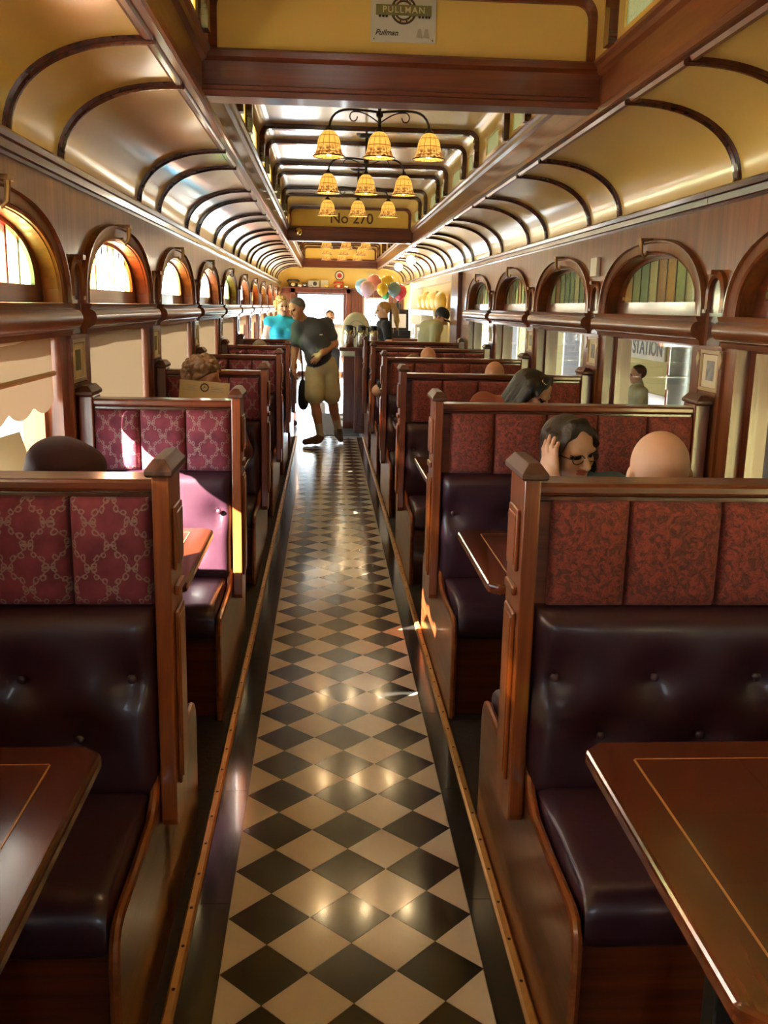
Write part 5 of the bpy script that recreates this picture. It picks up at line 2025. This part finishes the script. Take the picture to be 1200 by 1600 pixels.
# --- right row: leaning woman with a hair clip
J = seated(0, 0, DN, 1.268, lean=0.10, head_dir=(0.72, -0.50, -0.55))
sh = V(-0.18, 0, 0)
J['pelvis'] = J['pelvis'] + sh
for q in ('hipL', 'hipR', 'knL', 'knR', 'anL', 'anR', 'toeL', 'toeR'):
    J[q] = J[q] + sh
J['chest'] = V(-0.15, -0.03, 0.86)
J['shL'] = V(0.03, -0.07, 0.985)
J['shR'] = V(-0.23, 0.0, 1.06)
J['elR'] = V(-0.40, -0.10, 0.92)
J['wrR'] = V(-0.30, -0.28, 0.80)
J['elL'] = V(0.13, -0.20, 0.80)
J['wrL'] = V(0.00, -0.36, 0.80)
pc = person('dark-haired person with a silver hair clip and rust top bending over a table', (1.055, 5.38, 0.0), J, dict(skin='skin', shirt='cl_rust', pants='cl_black', sleeve='long', bust=True), ('long', 'hair_black'), 0.0075, 9)
mb = MB()
mb.tube([(0.030 * math.cos(a), 0, 0.016 * math.sin(a)) for a in [2 * math.pi * i / 20 for i in range(21)]], 0.004, 6)
hc = local_obj('hair_clip', mb.mesh('hair_clip', 'steel', smooth=True), pc, J['head'] + J['R'] @ V(0.055, 0.045, 0.165), J['R'] @ np.array(Matrix.Rotation(1.1, 3, 'X')))
# --- right row: heads further along
J = seated(0, 0, DN, 1.205, lean=0.05)
person('brown-haired person just showing over the fourth bench from the counter', (1.215, 7.28, 0), J, dict(skin='skin', shirt='cl_maroon', pants='cl_black', sleeve='long'), ('receding', 'hair_brown'), 0.01)
J = seated(0, 0, DN, 1.228, lean=0.05)
person('bald tanned person showing above a bench near the counter', (0.90, 9.12, 0), J, dict(skin='skin_tan', shirt='cl_grey', pants='cl_black', sleeve='long'), None, 0.01)
J = seated(0, 0, UP, 1.205, lean=0.0)
J['elL'] = V(-0.30, -0.03, 0.90)
J['shL'] = V(-0.175, 0.0, 0.975)
J['wrL'] = V(-0.17, 0.20, 0.80)
person('person with sunglasses pushed up and one elbow poking into the aisle', (0.665, 8.06, 0), J, dict(skin='skin', shirt='cl_black', pants='cl_black', sleeve='short'), ('short', 'hair_brown'), 0.009)

# ================================================================== FAR END AND SMALL THINGS
# carafe counter
ct = thing('carafe_counter', 'tall narrow mahogany counter carrying coffee carafes at the end of the aisle', 'counter', (0.30, 12.2, 0.001))
MB().box(-0.20, 0.32, -0.16, 0.16, 1.04, 1.088).build('counter_top', 'mahogany_X', ct, bevel=0.006)
MB().box(0.0, 0.30, -0.13, 0.13, 0.0, 1.04).build('cabinet', 'mahogany_Z', ct)
for z0, z1 in ((0.10, 0.52), (0.58, 0.98)):
    MB().box(0.03, 0.27, -0.142, -0.13, z0, z1).build('raised_panel', 'mahogany_Z', ct, bevel=0.006)
for i, (x, nm) in enumerate(((0.222, 'outermost toward the aisle'), (0.385, 'middle one of three'), (0.531, 'innermost by the bench'))):
    cf = thing('coffee_carafe', 'steel coffee carafe with black pump lid on the counter, ' + nm, 'carafe', (x, 12.2, 1.089), group='coffee carafes on the counter')
    MB().lathe([(0.060, 0.0), (0.064, 0.006), (0.064, 0.16), (0.058, 0.195), (0.048, 0.215)], 24).build('flask', 'steel', cf, smooth=True)
    MB().lathe([(0.052, 0.212), (0.054, 0.23), (0.050, 0.262), (0.035, 0.272)], 20).build('pump_lid', 'black_plastic', cf, smooth=True)
    MB().tube([(0, -0.05, 0.225), (0, -0.085, 0.225), (0, -0.092, 0.205)], 0.009, 8).build('spout', 'black_plastic', cf, smooth=True)
    MB().tube([(0.045, 0, 0.255), (0.082, 0, 0.245), (0.090, 0, 0.16), (0.066, 0, 0.11)], 0.008, 8).build('handle', 'black_plastic', cf, smooth=True)
# cream rounded hood behind the carafes
hd = thing('cloth_hood', 'cream rounded cloth hood standing behind the coffee carafes', 'hood', (0.325, 12.62, 0.001))
pr_ = []
for i in range(21):
    a = math.pi * i / 20
    pr_.append((0.185 * math.cos(a) * (1 if True else 1), 1.25 + 0.27 * math.sin(a) ** 0.9))
MB().prism([(0.19, 0.95)] + pr_ + [(-0.19, 0.95)], 'y', -0.10, 0.10).build('hood', 'cl_cream', hd, bevel=0.03)
MB().tube([(0.13 * math.cos(a), -0.104, 1.22 + 0.19 * math.sin(a)) for a in [math.pi * i / 16 for i in range(17)]], 0.005, 6).build('piping', 'ink_pale', hd)
MB().box(-0.16, 0.16, -0.09, 0.09, 0.0, 0.95).build('stand', 'mahogany_Z', hd)
# black bag hanging from a post beside the aisle
bg_ = thing('shoulder_bag', 'black soft bag hanging on the post of the bench closest to the counter', 'bag', (-0.34, 11.36, 0.40))
put('bag_body', sdf_mesh('bag_body', [ell((0, 0, 0.17), (0.055, 0.13, 0.17), 'cl_black'), ell((0.01, 0.02, 0.06), (0.06, 0.12, 0.09), 'cl_black', None, 0.04)], 0.012), bg_)
MB().tube([(0, -0.09, 0.30), (-0.01, -0.06, 0.55), (-0.035, 0.0, 0.78), (-0.01, 0.05, 0.55), (0, 0.09, 0.30)], 0.010, 6).build('strap', 'cl_black', bg_)
# dark floor mat
tag(MB().box(-0.16, 0.36, 11.82, 14.3, 0.001, 0.010).build('floor_mat', 'mat_black', bevel=0.003), 'black rubber mat lying past the end of the tile runner', 'mat')
# register counter and machine
rc_ = thing('service_counter', 'low mahogany service counter behind the ponytailed person', 'counter', (1.08, 15.2, 0.001))
MB().box(-0.22, 0.26, -0.3, 0.5, 0.0, 1.08).build('cabinet', 'mahogany_Z', rc_)
MB().box(-0.25, 0.28, -0.33, 0.52, 1.08, 1.12).build('counter_top', 'mahogany_X', rc_, bevel=0.006)
rg = thing('cash_register', 'black cash register with a white screen on the service counter', 'register', (1.08, 15.1, 1.122))
MB().box(-0.17, 0.17, -0.12, 0.18, 0.0, 0.12).build('drawer', 'black_plastic', rg, bevel=0.006)
MB().prism([(-0.08, 0.12), (0.14, 0.12), (0.14, 0.40), (-0.02, 0.44)], 'x', -0.16, 0.14).build('housing', 'black_plastic', rg)
MB().prism([(-0.088, 0.16), (-0.083, 0.16), (-0.043, 0.37), (-0.048, 0.37)], 'x', -0.12, 0.10).build('screen', 'paper_white', rg)
MB().lathe([(0.05, 0.0), (0.05, 0.10), (0.02, 0.13), (0.02, 0.16)], 14, (-0.02, 0.06, 0.42)).build('printer', 'black_plastic', rg, smooth=True)
# balloons
BL = [('balloon_blue', 0.471, 14.45, 1.880, 0.108, 'pale blue'), ('balloon_lilac', 0.522, 14.08, 1.835, 0.108, 'lilac'), ('balloon_pink', 0.628, 14.28, 1.935, 0.108, 'salmon pink'), ('balloon_gold', 0.737, 13.93, 1.834, 0.085, 'deep gold'),
      ('balloon_yellow', 0.836, 14.30, 1.945, 0.095, 'bright yellow'), ('balloon_grey', 0.912, 14.05, 1.838, 0.100, 'slate grey'), ('balloon_red', 1.008, 14.25, 1.806, 0.108, 'crimson'), ('balloon_green', 0.80, 14.22, 1.76, 0.06, 'small green')]
for mt, x, y, z, r, cn in BL:
    b_ = thing('balloon', '%s balloon in the bunch floating over the register' % cn, 'balloon', (x, y, z - r * 1.15), group='party balloons over the register')
    MB().lathe([(0.003, 0.0), (0.3 * r, 0.16 * r), (0.72 * r, 0.55 * r), (0.97 * r, 1.05 * r), (r, 1.3 * r), (0.92 * r, 1.75 * r), (0.65 * r, 2.1 * r), (0.3 * r, 2.27 * r), (0.003, 2.3 * r)], 20).build('envelope', mt, b_, smooth=True)
    MB().lathe([(0.003, 0.0), (0.010, -0.014)], 8).build('knot', mt, b_)
    MB().tube([(0, 0, -0.012), (0.004, 0.003, -0.18), (-0.003, 0.0, -0.34), (0.003, -0.004, -0.50)], 0.0012, 4).build('string', 'paper_white', b_)
# globe lights under the cove beyond the booths
for i, (x, y_, z) in enumerate(((1.22, 14.9, 2.30), (1.22, 17.4, 2.30))):
    t_ = thing('globe_light', 'small round ceiling light under the cove, ' + ['above the register', 'toward the end wall by the galley'][i], 'light', (x, y_, z + 0.085), group='round cove lights at the far end')
    MB().lathe([(0.05, 0.0), (0.06, -0.012), (0.045, -0.03)], 18).build('fitting', 'brass_shiny', t_, smooth=True)
    MB().sphere((0, 0, -0.085), 0.07, 18, 12).build('globe', 'globe_glow', t_, smooth=True)
    MB().tube([(0, 0, -0.005), (0, 0, 0.02)], 0.012, 8).build('stem', 'brass_shiny', t_)
# galley shelf with bags and boxes
gs = thing('galley_shelf', 'white two-tier galley shelf on the wall beyond the mahogany post', 'shelf', (XR + 0.10, 13.75, 0.001))
MB().box(-0.22, 0.02, 0.0, 3.9, 1.48, 1.56).build('shelf_board', 'chrome_white', gs, bevel=0.004)
MB().box(-0.30, 0.02, 0.0, 3.9, 0.86, 0.92).build('work_top', 'steel', gs, bevel=0.004)
MB().box(-0.26, 0.02, 0.05, 3.85, 0.0, 0.86).build('base_cabinet', 'cream_flat', gs)
for y_ in (0.02, 1.95, 3.86):
    MB().box(-0.20, 0.0, y_, y_ + 0.02, 0.92, 1.48).build('bracket', 'chrome_white', gs)
for i, (y_, w_, h_) in enumerate(((13.95, 0.34, 0.26), (14.55, 0.36, 0.29), (15.2, 0.34, 0.27), (15.9, 0.38, 0.30), (16.6, 0.36, 0.25))):
    o = put('food_bag', sdf_mesh('food_bag', [ell((0, 0, h_ * 0.5), (0.085, w_ / 2, h_ * 0.5), 'yellow_bag'), cone((0, -w_ * 0.36, 0.06), (0, w_ * 0.36, 0.06), 0.055, 0.055, 'yellow_bag', 0.04), cone((0, -w_ * 0.33, h_ - 0.03), (0, w_ * 0.33, h_ - 0.03), 0.025, 0.025, 'yellow_bag', 0.03)], 0.013), None, (XR - 0.0, y_, 1.562))
    tag(o, 'yellow packet of dry food on the upper galley shelf, %s along from the post' % ['first', 'second', 'third', 'fourth', 'fifth'][i], 'packet', 'yellow packets on the galley shelf')
for i, (y_, h_, mt) in enumerate(((14.3, 0.42, 'black_plastic'), (15.6, 0.36, 'paper'), (16.5, 0.40, 'steel'))):
    t_ = thing('galley_box', ['black coffee brewer on the galley work top', 'pale carton on the galley work top', 'steel bread bin on the galley work top'][i], ['brewer', 'carton', 'bin'][i], (XR - 0.04, y_, 0.922))
    t_.name = ['coffee_brewer', 'carton', 'bread_bin'][i]
    MB().box(-0.11, 0.11, -0.22, 0.22, 0.0, h_).build('body', mt, t_, bevel=0.012)
    MB().box(-0.116, -0.11, -0.16, 0.16, h_ * 0.55, h_ * 0.85).build('front_panel', 'ink_grey', t_)
# things on the shelf over the far door
zs = 1.993
ys = yE - 0.08


def telephone(x, mt, label, s=1.0):
    t_ = thing('telephone', label, 'telephone', (x, ys, zs))
    MB().prism([(-0.075 * s, 0.0), (0.075 * s, 0.0), (0.055 * s, 0.075 * s), (-0.02 * s, 0.085 * s)], 'x', -0.10 * s, 0.10 * s).build('base', mt, t_, bevel=0.006)
    lm = MB().lathe([(0.045 * s, 0.0), (0.045 * s, 0.01), (0.02 * s, 0.014)], 18)
    lm.build('dial', 'steel' if mt != 'red_plastic' else 'paper', t_, (0, -0.055 * s, 0.045 * s), (math.radians(58), 0, 0))
    MB().tube([(-0.125 * s, 0, 0.105 * s), (-0.10 * s, 0, 0.135 * s), (0, 0, 0.145 * s), (0.10 * s, 0, 0.135 * s), (0.125 * s, 0, 0.105 * s)], [0.03 * s, 0.024 * s, 0.016 * s, 0.024 * s, 0.03 * s], 10).build('handset', mt, t_, smooth=True)


telephone(-0.80, 'black_plastic', 'black rotary telephone at one end of the shelf over the end door', 1.05)
telephone(0.215, 'red_plastic', 'red telephone on the shelf under the round badge', 0.85)
t_ = thing('camera', 'small black box camera on the shelf beside the radio', 'camera', (-0.545, ys, zs))
MB().box(-0.055, 0.055, -0.05, 0.05, 0.0, 0.10).build('body', 'black_plastic', t_, bevel=0.006)
MB().lathe([(0.03, 0.0), (0.03, 0.03), (0.02, 0.034)], 14).build('lens', 'steel', t_, (0, -0.05, 0.055), (math.pi / 2, 0, 0))
t_ = thing('radio', 'old grey tabletop radio with a round dial on the shelf', 'radio', (-0.345, ys, zs))
MB().box(-0.125, 0.125, -0.06, 0.06, 0.0, 0.155).build('case', 'ink_pale', t_, bevel=0.02)
MB().lathe([(0.045, 0.0), (0.045, 0.012), (0.03, 0.015)], 18).build('dial', 'ink', t_, (0.03, -0.06, 0.08), (math.pi / 2, 0, 0))
for x in (-0.08, -0.05):
    MB().lathe([(0.012, 0.0), (0.012, 0.012)], 10).build('knob', 'ink', t_, (x, -0.06, 0.04), (math.pi / 2, 0, 0))
o = MB().box(-0.085, 0.085, -0.004, 0.004, 0.0, 0.165).build('white_card', 'paper_white', None, (-0.10, ys + 0.03, zs + 0.001), (math.radians(-8), 0, 0))
tag(o, 'blank white card propped on the shelf beside the grey radio', 'card')
t_ = thing('round_badge', 'round dark-rimmed badge with a red centre on the wall above the shelf', 'badge', (0.235, yE - 0.001, 2.265))
for nm, r0, r1, mt, d in (('rim', 0.0, 0.105, 'ink', 0.010), ('field', 0.0, 0.086, 'paper', 0.013), ('centre', 0.0, 0.052, 'red_plastic', 0.016)):
    MB().lathe([(r1, 0.0), (r1, d)], 28).build(nm, mt, t_, (0, 0, 0), (math.pi / 2, 0, 0))
o = MB().box(-0.14, 0.14, -0.008, 0.0, -0.09, 0.09).build('notice_board', 'menu_card', None, (0.99, yE - 0.001, 2.25))
tag(o, 'plain tan notice on the cream end wall behind the balloons', 'notice')
for i, (x, lab) in enumerate(((-0.64, 'cream and red toy truck on the shelf by the black telephone'), (-0.05, 'yellow toy truck on the shelf before the white card'), (0.40, 'white toy truck on the shelf by the red telephone'))):
    t_ = thing('toy_truck', lab, 'toy', (x, ys - 0.055, zs))
    MB().box(-0.055, 0.025, -0.02, 0.02, 0.012, 0.05).build('cargo_box', ['paper', 'balloon_yellow', 'paper_white'][i], t_, bevel=0.003)
    MB().box(0.027, 0.055, -0.018, 0.018, 0.012, 0.04).build('cab', ['red_plastic', 'balloon_yellow', 'ink_grey'][i], t_, bevel=0.004)
    for wx in (-0.035, 0.035):
        for wy in (-0.02, 0.02):
            MB().lathe([(0.011, -0.004), (0.011, 0.004)], 10).build('wheel', 'ink', t_, (wx, wy, 0.0115), (math.pi / 2, 0, 0))
# table items
tz = 0.7525
for i in range(5):
    o = MB().box(-0.045, 0.045, -0.045, 0.045, 0.0, 0.008).build('napkin', 'napkin', None, (0.55 + 0.004 * ((i * 7) % 3), 4.80 + 0.003 * ((i * 5) % 3), tz + 0.0085 * i), (0, 0, 0.05 * ((i * 3) % 4)), bevel=0.002)
    tag(o, 'folded cream napkin in the small stack on a table, %s from the bottom' % ['lowest', 'second', 'third', 'fourth', 'fifth'][i], 'napkin', 'napkin stack on the table')
o = MB().box(-0.07, 0.07, -0.10, 0.10, 0.0, 0.004).build('blue_card', 'blue_card', None, (-0.80, 1.56, tz), (0, 0, math.radians(-14)))
tag(o, 'pale blue card lying on the narrow table below the shade', 'card')

# ================================================================== OUTDOORS, STATION SIDE
struct(MB().box(2.15, 4.6, -12, 44, -1.2, -0.8).build('platform', 'asphalt', bevel=0.02), 'raised station platform beside the car')
st_ = thing('station_building', 'olive yellow station building seen through the clear windows', 'building', (4.6, 14, -1.2))
MB().box(0.0, 0.3, -24, 30, 0.0, 3.5).build('wall', 'station_wall', st_)
MB().box(-2.62, 0.4, -24, 30, 3.5, 3.62).build('added_shade_roof', 'roof_dark', st_)  # unseen canopy added to keep sun and sky off the platform side
for y_ in (-14, -8.5, -5.2, 3.2, 9):
    wn = MB().box(-0.04, 0.0, y_, y_ + 1.3, 1.0, 2.6).build('window', 'chrome_white', st_)
    MB().box(-0.045, -0.04, y_ + 0.1, y_ + 1.2, 1.1, 2.5).build('window_pane', 'ink', wn)
sn = thing('station_sign', 'white board lettered STATION on the olive wall outside', 'sign', (4.58, 13.6, 0.93))
MB().box(-0.02, 0.0, -0.72, 0.72, 0.0, 0.33).build('board', 'station_sign', sn)
put('lettering', text_mesh('STATION', 0.31, 'ink', 0.002, bold=0.006), sn, (-0.023, 0.0, 0.165), (math.pi / 2, 0, -math.pi / 2))
gc = thing('downpipe', 'silver galvanized pipe standing outside by the STATION sign', 'pipe', (3.7, 9.85, -0.8))
MB().lathe([(0.16, 0.0), (0.16, 3.09)], 20).build('pipe', 'galv', gc, smooth=True)
MB().lathe([(0.18, 0.0), (0.18, 0.15)], 20, (0, 0, 1.6)).build('collar', 'galv', gc, smooth=True)
rp = thing('red_banner', 'narrow red banner hanging outside beside the silver pipe', 'banner', (4.0, 11.05, -0.8))
MB().box(-0.015, 0.015, -0.10, 0.10, 1.1, 2.05).build('cloth', 'red_plastic', rp)
MB().tube([(0.02, 0, 0), (0.02, 0, 2.2)], 0.02, 8).build('pole', 'dark_metal', rp)
J = seated(0, 0, math.pi, 1.30, lean=0.06)
person('person in a green top sitting outside below the STATION sign', (3.9, 11.75, -0.35), J, dict(skin='skin', shirt='cl_sage', pants='cl_black', sleeve='long'), ('short', 'hair_dark'), 0.016)
bn = thing('platform_bench', 'dark bench on the platform under the STATION sign', 'bench', (4.05, 11.75, -0.8))
MB().box(-0.25, 0.25, -0.9, 0.9, 0.80, 0.90).build('seat', 'mahogany_dark_Y', bn)
MB().box(0.18, 0.24, -0.9, 0.9, 0.90, 1.35).build('backrest', 'mahogany_dark_Y', bn)
for y_ in (-0.8, 0.75):
    MB().box(-0.2, 0.2, y_, y_ + 0.06, 0.0, 0.80).build('leg', 'dark_metal', bn)
